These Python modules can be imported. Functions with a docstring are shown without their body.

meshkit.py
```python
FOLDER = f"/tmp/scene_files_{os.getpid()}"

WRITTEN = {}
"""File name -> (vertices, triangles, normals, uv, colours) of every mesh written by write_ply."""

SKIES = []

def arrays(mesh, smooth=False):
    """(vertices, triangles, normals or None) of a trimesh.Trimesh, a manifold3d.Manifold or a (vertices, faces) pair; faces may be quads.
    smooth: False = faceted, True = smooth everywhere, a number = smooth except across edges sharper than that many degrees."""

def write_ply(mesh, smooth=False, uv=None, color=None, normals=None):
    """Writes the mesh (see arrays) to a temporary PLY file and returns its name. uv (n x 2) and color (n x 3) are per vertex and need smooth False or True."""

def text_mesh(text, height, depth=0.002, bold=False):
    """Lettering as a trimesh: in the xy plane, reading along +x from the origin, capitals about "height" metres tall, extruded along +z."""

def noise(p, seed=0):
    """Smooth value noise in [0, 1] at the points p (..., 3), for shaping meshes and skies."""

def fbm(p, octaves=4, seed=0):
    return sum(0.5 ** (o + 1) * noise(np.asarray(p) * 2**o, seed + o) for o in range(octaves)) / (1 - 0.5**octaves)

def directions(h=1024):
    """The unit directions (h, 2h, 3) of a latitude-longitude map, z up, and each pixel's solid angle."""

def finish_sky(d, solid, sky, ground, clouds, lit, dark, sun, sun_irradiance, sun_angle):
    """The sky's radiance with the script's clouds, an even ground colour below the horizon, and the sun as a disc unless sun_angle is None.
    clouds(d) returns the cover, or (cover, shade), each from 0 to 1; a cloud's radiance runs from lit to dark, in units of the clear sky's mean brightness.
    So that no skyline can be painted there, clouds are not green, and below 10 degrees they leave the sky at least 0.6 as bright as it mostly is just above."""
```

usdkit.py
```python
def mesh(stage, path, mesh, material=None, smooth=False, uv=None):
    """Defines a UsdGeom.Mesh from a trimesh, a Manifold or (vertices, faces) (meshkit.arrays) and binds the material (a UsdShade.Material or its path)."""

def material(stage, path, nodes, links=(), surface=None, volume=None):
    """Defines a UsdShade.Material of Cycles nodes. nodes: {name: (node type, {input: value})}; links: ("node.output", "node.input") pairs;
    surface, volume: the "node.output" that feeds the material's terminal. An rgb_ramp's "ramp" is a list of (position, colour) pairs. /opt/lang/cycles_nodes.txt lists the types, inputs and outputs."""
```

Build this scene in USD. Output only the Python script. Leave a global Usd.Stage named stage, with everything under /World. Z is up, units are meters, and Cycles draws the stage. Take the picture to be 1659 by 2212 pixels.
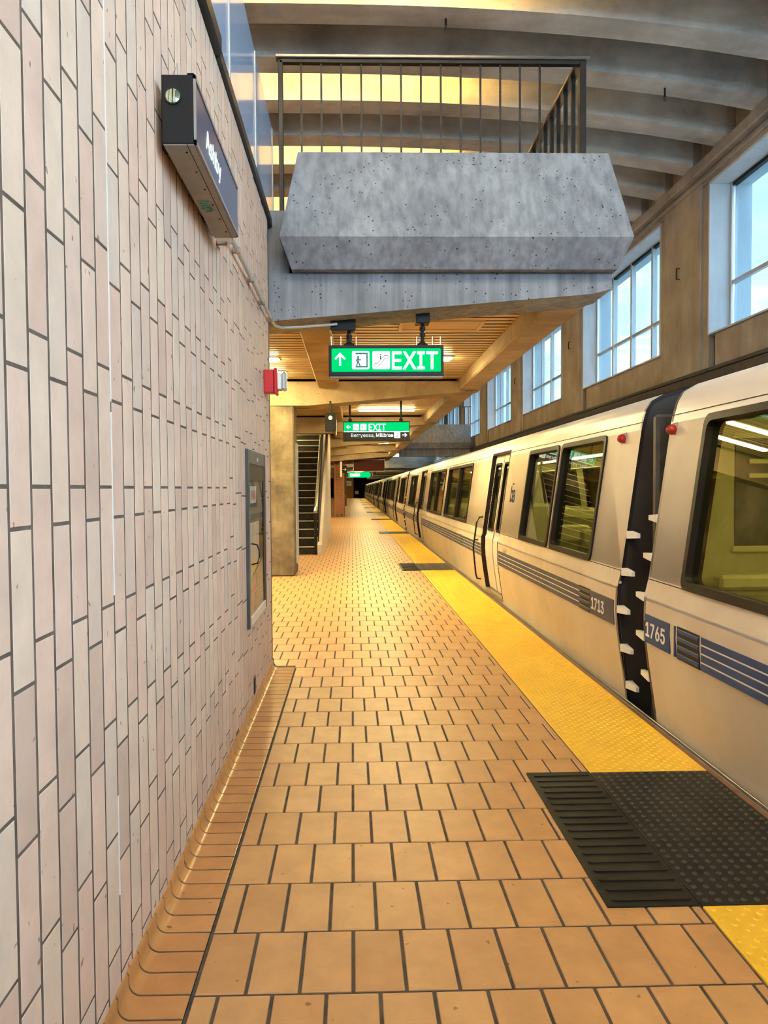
import math, random
import numpy as np, trimesh, usdkit, meshkit
from shapely.geometry import Polygon, LineString, Point, box as sbox
from shapely.ops import unary_union
from pxr import Usd, UsdGeom, UsdLux, UsdShade, Gf, Sdf

random.seed(7)
RNG = np.random.RandomState(7)
stage = Usd.Stage.CreateInMemory()
UsdGeom.Xform.Define(stage, '/World')

# ------------------------------------------------------------------ camera
F, EYE = 1615.0, 1.5
yaw, pitch, roll = np.radians([-1.35, -2.0, 0.38])
cy, sy, cp, sp = np.cos(yaw), np.sin(yaw), np.cos(pitch), np.sin(pitch)
fwd = np.array([[cy, -sy, 0], [sy, cy, 0], [0, 0, 1]]) @ np.array([[1, 0, 0], [0, cp, -sp], [0, sp, cp]]) @ np.array([0, 1, 0])
rgt = np.array([cy, sy, 0]); up = np.cross(rgt, fwd)
rgt, up = np.cos(roll) * rgt - np.sin(roll) * up, np.sin(roll) * rgt + np.cos(roll) * up
CXP, CYP = 799.456, 1111.143          # principal point in the 1659 x 2212 frame
cam = UsdGeom.Camera.Define(stage, '/World/camera')
cam.CreateHorizontalApertureAttr(36.0); cam.CreateVerticalApertureAttr(48.0)
cam.CreateFocalLengthAttr(36.0 * F / 1659)
cam.CreateHorizontalApertureOffsetAttr((829.5 - CXP) / 1659 * 36)
cam.CreateVerticalApertureOffsetAttr((CYP - 1106) / 1659 * 36)
cam.CreateClippingRangeAttr(Gf.Vec2f(0.05, 2000))
cam.AddTransformOp().Set(Gf.Matrix4d(*rgt, 0, *up, 0, *(-fwd), 0, 0, 0, EYE, 1))
cam.CreateExposureAttr(0.28)


def proj(p):
    q = np.asarray(p, float) - [0, 0, EYE]
    d = q @ fwd
    return CXP + F * (q @ rgt) / d, CYP - F * (q @ up) / d, d


# ------------------------------------------------------------------ sky (overcast blue with white clouds, the only daylight)
def mat(name, nodes, links, surface):
    return usdkit.material(stage, '/World/Looks/' + name, nodes, links, surface=surface)


SKY_STRENGTH = 10.5
sky_m = mat('sky', {"tc": ("texture_coordinate", {}), "mp": ("mapping", {"scale": (1.0, 1.0, 2.2)}), "n": ("noise_texture", {"scale": 2.3, "detail": 6.0, "roughness": .55}),
                    "r": ("rgb_ramp", {"ramp": [(.36, (.26, .52, .82)), (.5, (.42, .68, .90)), (.62, (.86, .93, .98))]}), "b": ("background_shader", {"strength": SKY_STRENGTH})},
            [("tc.generated", "mp.vector"), ("mp.vector", "n.vector"), ("n.fac", "r.fac"), ("r.color", "b.color")], "b.background")
dome = UsdLux.DomeLight.Define(stage, '/World/sky'); dome.CreateIntensityAttr(1.0)
UsdShade.MaterialBindingAPI.Apply(dome.GetPrim()).Bind(sky_m)

WARM = (1.0, .62, .17)
E_ROOF, E_SLAT, E_TRAIN = 105.0, 145.0, 24.0     # roof strips, fluorescents under the mezzanine, train saloon tubes


# ------------------------------------------------------------------ materials
def plain(name, col, rough=.5, metal=0.0, spec=.5, coat=0.0):
    return mat(name, {"p": ("principled_bsdf", {"base_color": col, "roughness": rough, "metallic": metal, "specular_ior_level": spec, "coat_weight": coat})}, [], "p.BSDF")


def noisy(name, c1, c2, scale=3.0, rough=.6, bump=0.0, bscale=60.0, metal=0.0, stretch=(1, 1, 1), detail=5.0, lo=.35, hi=.65, spec=.5):
    nodes = {"g": ("geometry", {}), "mp": ("mapping", {"scale": stretch}), "n": ("noise_texture", {"scale": scale, "detail": detail, "roughness": .6}),
             "r": ("rgb_ramp", {"ramp": [(lo, c1), (hi, c2)]}), "p": ("principled_bsdf", {"roughness": rough, "metallic": metal, "specular_ior_level": spec})}
    links = [("g.position", "mp.vector"), ("mp.vector", "n.vector"), ("n.fac", "r.fac"), ("r.color", "p.base_color")]
    if bump:
        nodes |= {"n2": ("noise_texture", {"scale": bscale, "detail": 3.0}), "bu": ("bump", {"strength": bump, "distance": .01})}
        links += [("g.position", "n2.vector"), ("n2.fac", "bu.height"), ("bu.normal", "p.normal")]
    return mat(name, nodes, links, "p.BSDF")


def concrete(name, dark, light, streak=.35, pits=.5, rough=.85, blotch=1.1, stretch=(9, 9, .7)):
    """Cast concrete: blotches, water streaks along the stretch axis, air holes."""
    n = {"g": ("geometry", {}), "n1": ("noise_texture", {"scale": blotch, "detail": 8.0, "roughness": .62}),
         "r1": ("rgb_ramp", {"ramp": [(.32, dark), (.68, light)]}),
         "mp": ("mapping", {"scale": stretch}), "n2": ("noise_texture", {"scale": 1.0, "detail": 5.0, "roughness": .6}),
         "r2": ("rgb_ramp", {"ramp": [(.3, (1 - streak,) * 3), (.62, (1.0,) * 3)]}), "m1": ("mix_color", {"blend_type": "multiply", "fac": 1.0}),
         "v": ("voronoi_texture", {"scale": 21.0, "randomness": 1.0}), "dv": ("math", {"math_type": "divide"}), "r3": ("rgb_ramp", {"ramp": [(.20, (.15,) * 3), (.30, (1.0,) * 3)]}),
         "n3": ("noise_texture", {"scale": 5.0, "detail": 2.0}), "r4": ("rgb_ramp", {"ramp": [(.44, (0, 0, 0)), (.5, (pits,) * 3)]}),
         "m2": ("mix_color", {"blend_type": "multiply"}), "n5": ("noise_texture", {"scale": 70.0, "detail": 4.0}),
         "ad": ("math", {"math_type": "multiply_add", "value2": .35}), "bu": ("bump", {"strength": .35, "distance": .02}),
         "p": ("principled_bsdf", {"roughness": rough, "specular_ior_level": .3})}
    l = [("g.position", "n1.vector"), ("n1.fac", "r1.fac"), ("g.position", "mp.vector"), ("mp.vector", "n2.vector"), ("n2.fac", "r2.fac"), ("r1.color", "m1.a"), ("r2.color", "m1.b"),
         ("g.position", "v.vector"), ("v.distance", "dv.value1"), ("n3.fac", "dv.value2"), ("dv.value", "r3.fac"), ("g.position", "n3.vector"), ("n3.fac", "r4.fac"), ("r4.color", "m2.fac"), ("m1.result", "m2.a"), ("r3.color", "m2.b"),
         ("m2.result", "p.base_color"), ("g.position", "n5.vector"), ("n5.fac", "ad.value1"), ("r3.color", "ad.value3"), ("ad.value", "bu.height"), ("bu.normal", "p.normal")]
    return mat(name, n, l, "p.BSDF")


def tiles(name, ramp, rough=.4, spots=None, fine=30.0, bump=.08, amount=.25, spec=.5):
    """Each tile (mesh island) takes its own tone; mottling and specks over it."""
    n = {"g": ("geometry", {}), "oi": ("object_info", {}), "sa": ("math", {"math_type": "add"}), "sf": ("math", {"math_type": "fraction"}), "r": ("rgb_ramp", {"ramp": ramp}), "n1": ("noise_texture", {"scale": 7.0, "detail": 6.0, "roughness": .65}),
         "r1": ("rgb_ramp", {"ramp": [(.3, (1 - amount,) * 3), (.65, (1.0,) * 3)]}), "m": ("mix_color", {"blend_type": "multiply", "fac": 1.0}),
         "n2": ("noise_texture", {"scale": 26.0, "detail": 2.0}), "r2": ("rgb_ramp", {"ramp": [(.24, (.45, .4, .35)), (.285, (1, 1, 1))]}), "m2": ("mix_color", {"blend_type": "multiply", "fac": 1.0}),
         "n3": ("noise_texture", {"scale": 160.0, "detail": 3.0}), "bu": ("bump", {"strength": bump, "distance": .004}), "p": ("principled_bsdf", {"roughness": rough, "specular_ior_level": spec})}
    l = [("g.random_per_island", "sa.value1"), ("oi.random", "sa.value2"), ("sa.value", "sf.value1"), ("sf.value", "r.fac"), ("g.position", "n1.vector"), ("n1.fac", "r1.fac"), ("r.color", "m.a"), ("r1.color", "m.b"), ("g.position", "n2.vector"), ("n2.fac", "r2.fac"),
         ("m.result", "m2.a"), ("r2.color", "m2.b"), ("m2.result", "p.base_color"), ("g.position", "n3.vector"), ("n3.fac", "bu.height"), ("bu.normal", "p.normal")]
    return mat(name, n, l, "p.BSDF")


def glow(name, col, s):
    return mat(name, {"e": ("emission", {"color": col, "strength": s})}, [], "e.emission")


def glass(name, tint, ior=1.5, rough=0.0, refl=1.0):
    return mat(name, {"t": ("transparent_bsdf", {"color": tint}), "gl": ("glossy_bsdf", {"color": (refl,) * 3, "roughness": rough}), "f": ("fresnel", {"IOR": ior}), "g": ("geometry", {}), "iv": ("math", {"math_type": "subtract", "value1": 1.0}), "mu": ("math", {"math_type": "multiply"}), "m": ("mix_closure", {})},
               [("g.backfacing", "iv.value2"), ("f.fac", "mu.value1"), ("iv.value", "mu.value2"), ("mu.value", "m.fac"), ("t.BSDF", "m.closure1"), ("gl.BSDF", "m.closure2")], "m.closure")


M = {}
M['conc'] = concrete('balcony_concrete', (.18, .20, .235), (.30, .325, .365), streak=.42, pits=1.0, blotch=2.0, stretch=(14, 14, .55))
M['conc_beam_warm_lit'] = concrete('beam_concrete_warm_lit', (.22, .16, .09), (.42, .32, .20), streak=.2, pits=.5, stretch=(2, 9, 3))  # balcony concrete again, with the lamps' orange light put into its colour
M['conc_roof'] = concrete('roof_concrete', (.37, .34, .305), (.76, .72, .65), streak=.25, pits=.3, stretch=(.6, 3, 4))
M['conc_wall'] = concrete('window_wall_concrete', (.27, .24, .21), (.44, .405, .36), streak=.22, pits=.2, stretch=(3, 3, .5))
M['conc_jamb'] = concrete('jamb_concrete_daylit', (.55, .57, .6), (.68, .7, .72), streak=.1, pits=.1)  # blue-white window light put into the jamb concrete's colour
M['conc_col'] = concrete('column_concrete', (.06, .047, .029), (.25, .20, .135), streak=.2, pits=.4, blotch=1.8)
M['wall_tile'] = tiles('wall_tile_glaze', [(0, (.73, .55, .42)), (.25, (.73, .52, .405)), (.45, (.74, .57, .435)), (.65, (.67, .53, .425)), (.85, (.70, .49, .38)), (1, (.60, .44, .345))], rough=.7, amount=.16, spec=.2)
M['wall_grout'] = noisy('wall_grout', (.105, .083, .065), (.17, .135, .11), 9, .95, spec=.1)
M['floor_tile'] = tiles('floor_quarry_tile', [(0, (.55, .28, .105)), (.3, (.59, .32, .125)), (.6, (.55, .29, .115)), (.85, (.61, .34, .13)), (1, (.48, .24, .09))], rough=.42, amount=.2)
M['cove_tile'] = tiles('cove_quarry_tile', [(0, (.50, .22, .07)), (.5, (.55, .26, .09)), (1, (.47, .20, .065))], rough=.25, amount=.2)
M['grout'] = noisy('floor_grout', (.045, .035, .025), (.09, .07, .05), 12, .95)
M['yellow'] = noisy('yellow_tactile', (.86, .50, .03), (.93, .57, .04), 1.6, .45, bump=.05)
M['black_mat'] = noisy('black_rubber', (.010, .009, .007), (.02, .018, .014), 5, .5, spec=.16)
M['mat_dome'] = plain('black_rubber_dome', (.035, .033, .028), .3, 0, .55)
M['edge_tile'] = tiles('edge_tile', [(0, (.20, .09, .045)), (1, (.30, .14, .07))], rough=.6)
M['rubber'] = noisy('dark_rubber_edge', (.03, .028, .025), (.06, .055, .05), 8, .5)
M['steel'] = plain('brushed_steel', (.62, .6, .56), .32, 1.0)
M['rail_steel'] = noisy('dark_painted_steel', (.010, .009, .008), (.02, .018, .016), 6, .42, spec=.2)
M['rail_top'] = plain('handrail_bronze', (.20, .19, .17), .28, .9)
M['black'] = plain('black_enamel', (.010, .010, .011), .4, 0, .2)
M['housing'] = noisy('sign_housing_grey', (.20, .185, .165), (.25, .23, .21), 14, .5)
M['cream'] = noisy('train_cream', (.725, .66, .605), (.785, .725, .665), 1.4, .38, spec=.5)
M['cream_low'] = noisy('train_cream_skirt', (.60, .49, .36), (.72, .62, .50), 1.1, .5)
M['gasket'] = plain('rubber_gasket', (.013, .010, .008), .5, 0, .2)
M['dark'] = noisy('car_end_dark', (.02, .017, .016), (.04, .036, .034), 3, .6, spec=.2)
M['blue'] = noisy('stripe_blue', (.018, .05, .15), (.03, .075, .19), 2, .5, spec=.25)
M['blue_grey'] = noisy('stripe_blue_grey', (.05, .06, .10), (.08, .095, .14), 2, .5, spec=.25)
M['white'] = plain('white_paint', (.78, .76, .72), .45)
M['fin'] = plain('white_rubber_fin', (.85, .83, .78), .5)
M['red'] = plain('red_lens', (.35, .02, .015), .2)
M['alarm_red'] = plain('alarm_red', (.55, .015, .02), .35)
M['saloon'] = noisy('saloon_panel', (.50, .46, .27), (.58, .53, .32), 2, .5)
M['saloon_floor'] = noisy('saloon_floor', (.10, .09, .06), (.16, .14, .10), 6, .7)
M['seat'] = noisy('seat_vinyl', (.30, .28, .16), (.38, .35, .20), 6, .55)
M['seat_head'] = plain('seat_headrest', (.72, .66, .42), .5)
M['end_glass'] = plain('end_door_dark_glass', (.045, .06, .05), .15)
M['train_glass'] = glass('train_glass', (.58, .58, .42), 1.55)
M['door_glass'] = glass('door_glass', (.42, .40, .30), 1.55)
M['pane'] = glass('window_glass', (.40, .455, .475), 1.35)
M['case_glass'] = glass('case_glass', (.92, .92, .9), 1.06)
M['alu'] = plain('window_aluminium', (.52, .52, .52), .4, .6)
M['slat'] = noisy('ceiling_slat_wood', (.66, .47, .24), (.76, .55, .30), 2.2, .5, stretch=(.5, 6, 6))
M['painted_gap_shade'] = plain('painted_gap_shade', (.025, .018, .012), .95, 0, .1)  # near-black colour stands in for shade in slat gaps and sill slots
M['bronze_tile'] = tiles('brown_tile', [(0, (.26, .10, .04)), (1, (.38, .16, .07))], rough=.45)
M['orange_wall'] = plain('orange_panel', (.65, .28, .08), .5)
M['stair'] = noisy('stair_riser', (.016, .013, .009), (.032, .026, .019), 5, .7, spec=.2)
M['nosing'] = plain('stair_nosing', (.62, .56, .46), .4)
M['balustrade'] = mat('tinted_balustrade', {"t": ("transparent_bsdf", {"color": (.55, .60, .68)}), "d": ("diffuse_bsdf", {"color": (.55, .66, .85)}), "gl": ("glossy_bsdf", {"roughness": .08}),  # tinted glass; bluish diffuse layer stands in for its reflection
                                            "f": ("fresnel", {"IOR": 1.5}), "g": ("geometry", {}), "iv": ("math", {"math_type": "subtract", "value1": 1.0}), "mu": ("math", {"math_type": "multiply"}), "m": ("mix_closure", {"fac": .42}), "m2": ("mix_closure", {})},
                      [("g.backfacing", "iv.value2"), ("f.fac", "mu.value1"), ("iv.value", "mu.value2"), ("mu.value", "m2.fac"), ("t.BSDF", "m.closure1"), ("d.BSDF", "m.closure2"), ("m.closure", "m2.closure1"), ("gl.BSDF", "m2.closure2")], "m2.closure")
M['green_lit'] = glow('exit_green', (.0, .56, .14), 1.2)
M['white_lit'] = glow('exit_white', (.92, 1.0, .97), 1.35)
M['letter_lit'] = glow('letter_white', (.80, 1.0, .95), 1.1)
M['letter'] = plain('printed_white', (.8, .8, .76), .5)
M['teal_print'] = plain('teal_print', (.02, .16, .15), .6)
M['grey_print'] = plain('grey_print', (.12, .13, .14), .6)
M['screen'] = noisy('unlit_screen', (.04, .042, .07), (.055, .056, .09), 3, .25, spec=.35)
M['led_off'] = plain('led_matrix_off', (.045, .010, .008), .6, 0, .1)
M['tube_roof'] = glow('roof_tube', WARM, E_ROOF)
M['unseen_near_tube'] = glow('unseen_near_roof_tube', (1.0, .80, .52), 260.0)  # out of view above the camera; strength set to light the near wall
M['tube_slat'] = glow('platform_tube', (1.0, .80, .36), E_SLAT)
M['tube_train'] = glow('saloon_tube', (1.0, .90, .40), E_TRAIN)
M['mirror'] = mat('convex_lens', {"p": ("principled_bsdf", {"base_color": (.75, .85, .62), "metallic": 1.0, "roughness": .04})}, [], "p.BSDF")
M['ground'] = noisy('unseen_outside_ground', (.40, .40, .38), (.50, .49, .46), .4, .9)  # unseen ground, kept pale to bounce skylight up onto the roof
M['black_wall'] = plain('tunnel_black', (.004, .004, .004), .9)  # near-black colour stands in for the tunnel's darkness
M['frame_grey'] = noisy('case_frame', (.045, .05, .05), (.07, .075, .075), 5, .45, spec=.3)
M['paper_grey'] = noisy('paper_grey', (.12, .115, .10), (.18, .17, .15), 5, .6)
M['paper_tan'] = noisy('paper_tan', (.42, .30, .18), (.58, .44, .28), 4, .6)
M['paper_light'] = noisy('paper_light', (.45, .40, .32), (.75, .68, .52), 6, .6, stretch=(1, 1, .4))
M['paper_yellow'] = plain('paper_yellow', (.75, .52, .08), .6)
M['paper_red'] = noisy('paper_red', (.62, .20, .10), (.75, .50, .40), 30, .6)
M['graffiti'] = plain('graffiti_green', (.16, .42, .27), .5)


# ------------------------------------------------------------------ mesh and prim helpers
used = {}


def numbered(parent, name):
    k = used.get((parent, name), 0); used[(parent, name)] = k + 1
    return f'{parent}/{name}' if k == 0 else f'{parent}/{name}_{k:03d}'


def tag(p, label=None, cat=None, group=None, kind=None):
    p = p.GetPrim() if hasattr(p, 'GetPrim') else p
    for k, v in (('label', label), ('category', cat), ('group', group), ('kind', kind)):
        if v: p.SetCustomDataByKey(k, v)
    return p


def thing(name, label=None, cat=None, group=None, kind=None, loc=None):
    x = UsdGeom.Xform.Define(stage, numbered('/World', name))
    if loc is not None: x.AddTranslateOp().Set(Gf.Vec3d(*map(float, loc)))
    return tag(x, label, cat, group, kind)


class MB:
    def __init__(s): s.v, s.f, s.n = [], [], 0

    def add(s, v, f):
        v = np.asarray(v, float); f = np.asarray(f, int)
        if f.shape[1] == 4: f = np.vstack([f[:, [0, 1, 2]], f[:, [0, 2, 3]]])
        s.v.append(v); s.f.append(f + s.n); s.n += len(v); return s

    def mesh(s, m): return s.add(m.vertices, m.faces)

    def box(s, x0, x1, y0, y1, z0, z1):
        v = [(x, y, z) for x in (x0, x1) for y in (y0, y1) for z in (z0, z1)]
        return s.add(v, [(0, 1, 3, 2), (4, 6, 7, 5), (0, 4, 5, 1), (2, 3, 7, 6), (0, 2, 6, 4), (1, 5, 7, 3)])

    def cbox(s, x0, x1, y0, y1, z0, z1, c=.01):
        lo, hi = np.array([x0, y0, z0]), np.array([x1, y1, z1]); pts = []
        for sx in (0, 1):
            for sy_ in (0, 1):
                for sz in (0, 1):
                    k = np.where([sx, sy_, sz], hi - c, lo + c); e = np.where([sx, sy_, sz], hi, lo)
                    pts += [(e[0], k[1], k[2]), (k[0], e[1], k[2]), (k[0], k[1], e[2])]
        return s.mesh(trimesh.convex.convex_hull(np.array(pts)))

    def hull(s, pts): return s.mesh(trimesh.convex.convex_hull(np.array(pts, float)))

    def tube(s, pts, r, n=8, cap=True):
        p = np.asarray(pts, float); t = np.gradient(p, axis=0); t /= np.linalg.norm(t, axis=1, keepdims=True)
        ref = np.where(np.abs(t[:, 2:]) < .9, [0, 0, 1.], [1., 0, 0]); a = np.cross(t, ref); a /= np.linalg.norm(a, axis=1, keepdims=True); b = np.cross(t, a)
        r = np.broadcast_to(r, (len(p),)); g = np.arange(n) * 2 * np.pi / n
        v = p[:, None] + r[:, None, None] * (np.cos(g)[None, :, None] * a[:, None] + np.sin(g)[None, :, None] * b[:, None])
        f = [(i * n + j, i * n + (j + 1) % n, (i + 1) * n + (j + 1) % n, (i + 1) * n + j) for i in range(len(p) - 1) for j in range(n)]
        s.add(v.reshape(-1, 3), f)
        if cap:
            for e, rev in ((0, 1), (len(p) - 1, 0)):
                idx = list(range(e * n, e * n + n)); q = v.reshape(-1, 3)[idx]
                s.add(np.vstack([q, q.mean(0)]), [(n, (k + 1) % n, k) if rev else (n, k, (k + 1) % n) for k in range(n)])
        return s

    def shape(s, geom, depth, o, U, V, N=None):
        """A shapely outline extruded by depth along N from the plane at o spanned by U (x) and V (y)."""
        U, V = np.asarray(U, float), np.asarray(V, float); N = np.cross(U, V) if N is None else np.asarray(N, float)
        for g in getattr(geom, 'geoms', [geom]):
            if g.area < 1e-8: continue
            m = trimesh.creation.extrude_polygon(g, depth, engine='earcut')
            s.add(np.asarray(o) + m.vertices[:, :1] * U + m.vertices[:, 1:2] * V + m.vertices[:, 2:] * N, m.faces)
        return s

    def text(s, t, h, o, U, V, depth=.003, bold=False, width=None):
        m = meshkit.text_mesh(t, h, depth, bold)
        m.vertices[:, 0] -= m.bounds[0][0]
        if width: m.vertices[:, 0] *= width / m.bounds[1][0]
        U, V = np.asarray(U, float), np.asarray(V, float); N = np.cross(U, V)
        return s.add(np.asarray(o) + m.vertices[:, :1] * U + m.vertices[:, 1:2] * V + m.vertices[:, 2:] * N, m.faces)

    def build(s, name, m, parent='/World', smooth=False, label=None, cat=None, group=None, kind=None):
        parent = str(parent.GetPath()) if hasattr(parent, 'GetPath') else parent
        x = usdkit.mesh(stage, numbered(parent, name), (np.vstack(s.v), np.vstack(s.f)), M[m], smooth=smooth)
        return tag(x, label, cat, group, kind)


def rrect(x0, x1, y0, y1, r): return sbox(x0 + r, y0 + r, x1 - r, y1 - r).buffer(r, quad_segs=4)


def tile_v(a0, a1, b0, b1, n0, n1, bev=.003):
    """A tile as 12 corners: foot, shoulder, bevelled top; in (a, b, normal)."""
    q = lambda d, n: [(a0 + d, b0 + d, n), (a1 - d, b0 + d, n), (a1 - d, b1 - d, n), (a0 + d, b1 - d, n)]
    return np.array(q(0, n0) + q(0, n1 - bev) + q(bev, n1), float)


TILE_F = np.array([(8, 9, 10, 11)] + [(k, (k + 1) % 4, 4 + (k + 1) % 4, 4 + k) for k in range(4)] + [(4 + k, 4 + (k + 1) % 4, 8 + (k + 1) % 4, 8 + k) for k in range(4)])


def in_view(v):
    x, y, d = proj(v)
    if (d < .1).any(): return 0
    x, y = np.clip(x, 0, 1659), np.clip(y, 0, 2212)
    return np.ptp(x) * np.ptp(y)


def lay(tiles_, names_, m, parent, limit=300):
    """The tiles that show largest become parts one by one, the others one part of kind stuff."""
    size = np.array([in_view(v) for v in tiles_]); order = np.argsort(-size, kind='stable'); rest = MB()
    one = set(order[:limit].tolist())
    for i, v in enumerate(tiles_):
        if i in one and size[i] > 0: MB().add(v, TILE_F).build(names_, m, parent)
        else: rest.add(v, TILE_F)
    if rest.n: rest.build(names_ + '_field', m, parent, kind='stuff')


# ================================================================== THE SETTING
Y_BACK, Y_END = -14.0, 121.0
WX = -.68                                   # face of the tiled wall
# ---- floor
floor = thing('floor', kind='structure')
MB().box(-9, 1.90, Y_BACK, Y_END, -.25, -.005).build('slab', 'grout', floor)
fl = []
J = .0055                                    # half a joint
for r in range(-40, 84):
    y0 = 2.178 + .3125 * r
    off = -.008 if r % 2 == 0 else .0725
    for c in range(-26, 9):
        a0, a1 = off + .1605 * c, off + .1605 * (c + 1)
        lo = -.485 if y0 < 6.2 else -3.9
        a0, a1 = max(a0, lo), min(a1, 1.235)
        if a1 - a0 < .02: continue
        v = tile_v(a0 + J, a1 - J, y0 + J, y0 + .3125 - J, -.02, RNG.uniform(-.0007, .0007), .0025)
        fl.append(v)
lay(fl, 'tile', 'floor_tile', floor)
far_floor = mat('far_floor_tile', {"g": ("geometry", {}), "b": ("brick_texture", {"scale": 1.0, "brick_width": .3125, "row_height": .1605, "mortar_size": .006, "color1": (.57, .30, .115), "color2": (.53, .28, .11), "mortar": (.3, .19, .1)}),
                                   "mp": ("mapping", {"rotation": (0, 0, math.pi / 2)}), "p": ("principled_bsdf", {"roughness": .42})},
                [("g.position", "mp.vector"), ("mp.vector", "b.vector"), ("b.color", "p.base_color")], "p.BSDF")
M['far_floor'] = far_floor
MB().box(-3.9, 1.235, 2.178 + .3125 * 84, Y_END, -.02, 0).box(-9, -3.9, 6.3, Y_END, -.02, 0).build('far_tile_field', 'far_floor', floor, kind='stuff')

# ---- tiled wall
wall = thing('wall_left', kind='structure')
MB().box(-3.9, WX - .0013, Y_BACK, 6.28, 0, 3.70).build('backing', 'wall_grout', wall)
wt = []
for c in range(-130, 46):
    y0 = 1.496 + .1072 * c
    if y0 < Y_BACK or y0 > 6.2: continue
    y1 = min(y0 + .1072, 6.282)
    base = 1.422 if c % 2 == 0 else 1.508
    if c > 24: base += RNG.uniform(-.06, .06)
    for k in range(-6, 9):
        z0, z1 = base + .331 * k, base + .331 * (k + 1)
        z0, z1 = max(z0, .06), min(z1, 3.70)
        if z1 - z0 < .03: continue
        n1 = WX + RNG.uniform(-.0004, .0004)
        j = .0066
        v = tile_v(y0 + j, y1 - j, z0 + .0045, z1 - .0045, WX - .02, n1, .0007)
        wt.append(np.column_stack([v[:, 2], v[:, 0], v[:, 1]]))
lay(wt, 'tile', 'wall_tile', wall)
q = MB()
for za, zb in ((1.75, 3.69), (1.2, 1.72), (.33, .62)): q.box(WX - .01, WX + .0006, 2.1355, 2.1425, za, zb)
q.build('caulk_line', 'white', wall)
# end return of the wall, tiled too
et = []
for c in range(30):
    x1 = WX - .015 - .1072 * c
    for k in range(-6, 9):
        z0, z1 = max((1.422 if c % 2 else 1.508) + .331 * k, .06), min((1.422 if c % 2 else 1.508) + .331 * (k + 1), 3.7)
        if z1 - z0 < .03: continue
        v = tile_v(x1 - .103, x1, z0 + .005, z1 - .005, 6.27, 6.295, .003)
        et.append(np.column_stack([v[:, 0], v[:, 2], v[:, 1]]))
q = MB()
for v in et: q.add(v, TILE_F)
q.build('tile_return', 'wall_tile', wall, kind='stuff')

# ---- cove base tiles
base = thing('baseboard_left', kind='structure')
prof = [(-.4905, 0), (-.4905, .001)] + [(-.495, .0035)] + [(-.635, .004)] + [(-.635 - .036 * math.sin(t), .004 + .036 * (1 - math.cos(t))) for t in np.linspace(.15, math.pi / 2, 7)] + [(-.671, .066), (-.676, .072), (-.70, .072), (-.70, -.01), (-.4905, -.01)]
for k in range(-60, 40):
    y0 = 2.178 + .10417 * k
    if y0 < -4 or y0 + .104 > 6.33: continue
    m = trimesh.creation.extrude_polygon(Polygon(prof),   .10417 - .009, engine='earcut')
    v = np.column_stack([m.vertices[:, 0], y0 + .0045 + m.vertices[:, 2], m.vertices[:, 1]])
    MB().add(v, m.faces).build('cove_tile', 'cove_tile', base, smooth=40)
bedp = [(-.4905, -.02), (-.4905, .0015), (-.634, .0018)] + [(-.635 - .0385 * math.sin(t_), .0018 + .0385 * (1 - math.cos(t_))) for t_ in np.linspace(.15, math.pi / 2, 7)] + [(-.6735, .066), (-.70, .066), (-.70, -.02)]
MB().shape(Polygon(bedp), 10.3, (0, 6.3, 0), (1, 0, 0), (0, 0, 1)).build('cove_bed', 'grout', base)

# ---- dark trim on top of the wall
t1 = thing('trim_1', kind='structure')
MB().cbox(-.74, WX + .035, Y_BACK, 3.9, 3.70, 3.80, .012).build('cap_strip', 'black', t1)
MB().cbox(-.74, WX + .02, 3.905, 6.42, 3.70, 3.785, .012).build('cap_strip', 'black', t1)

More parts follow.
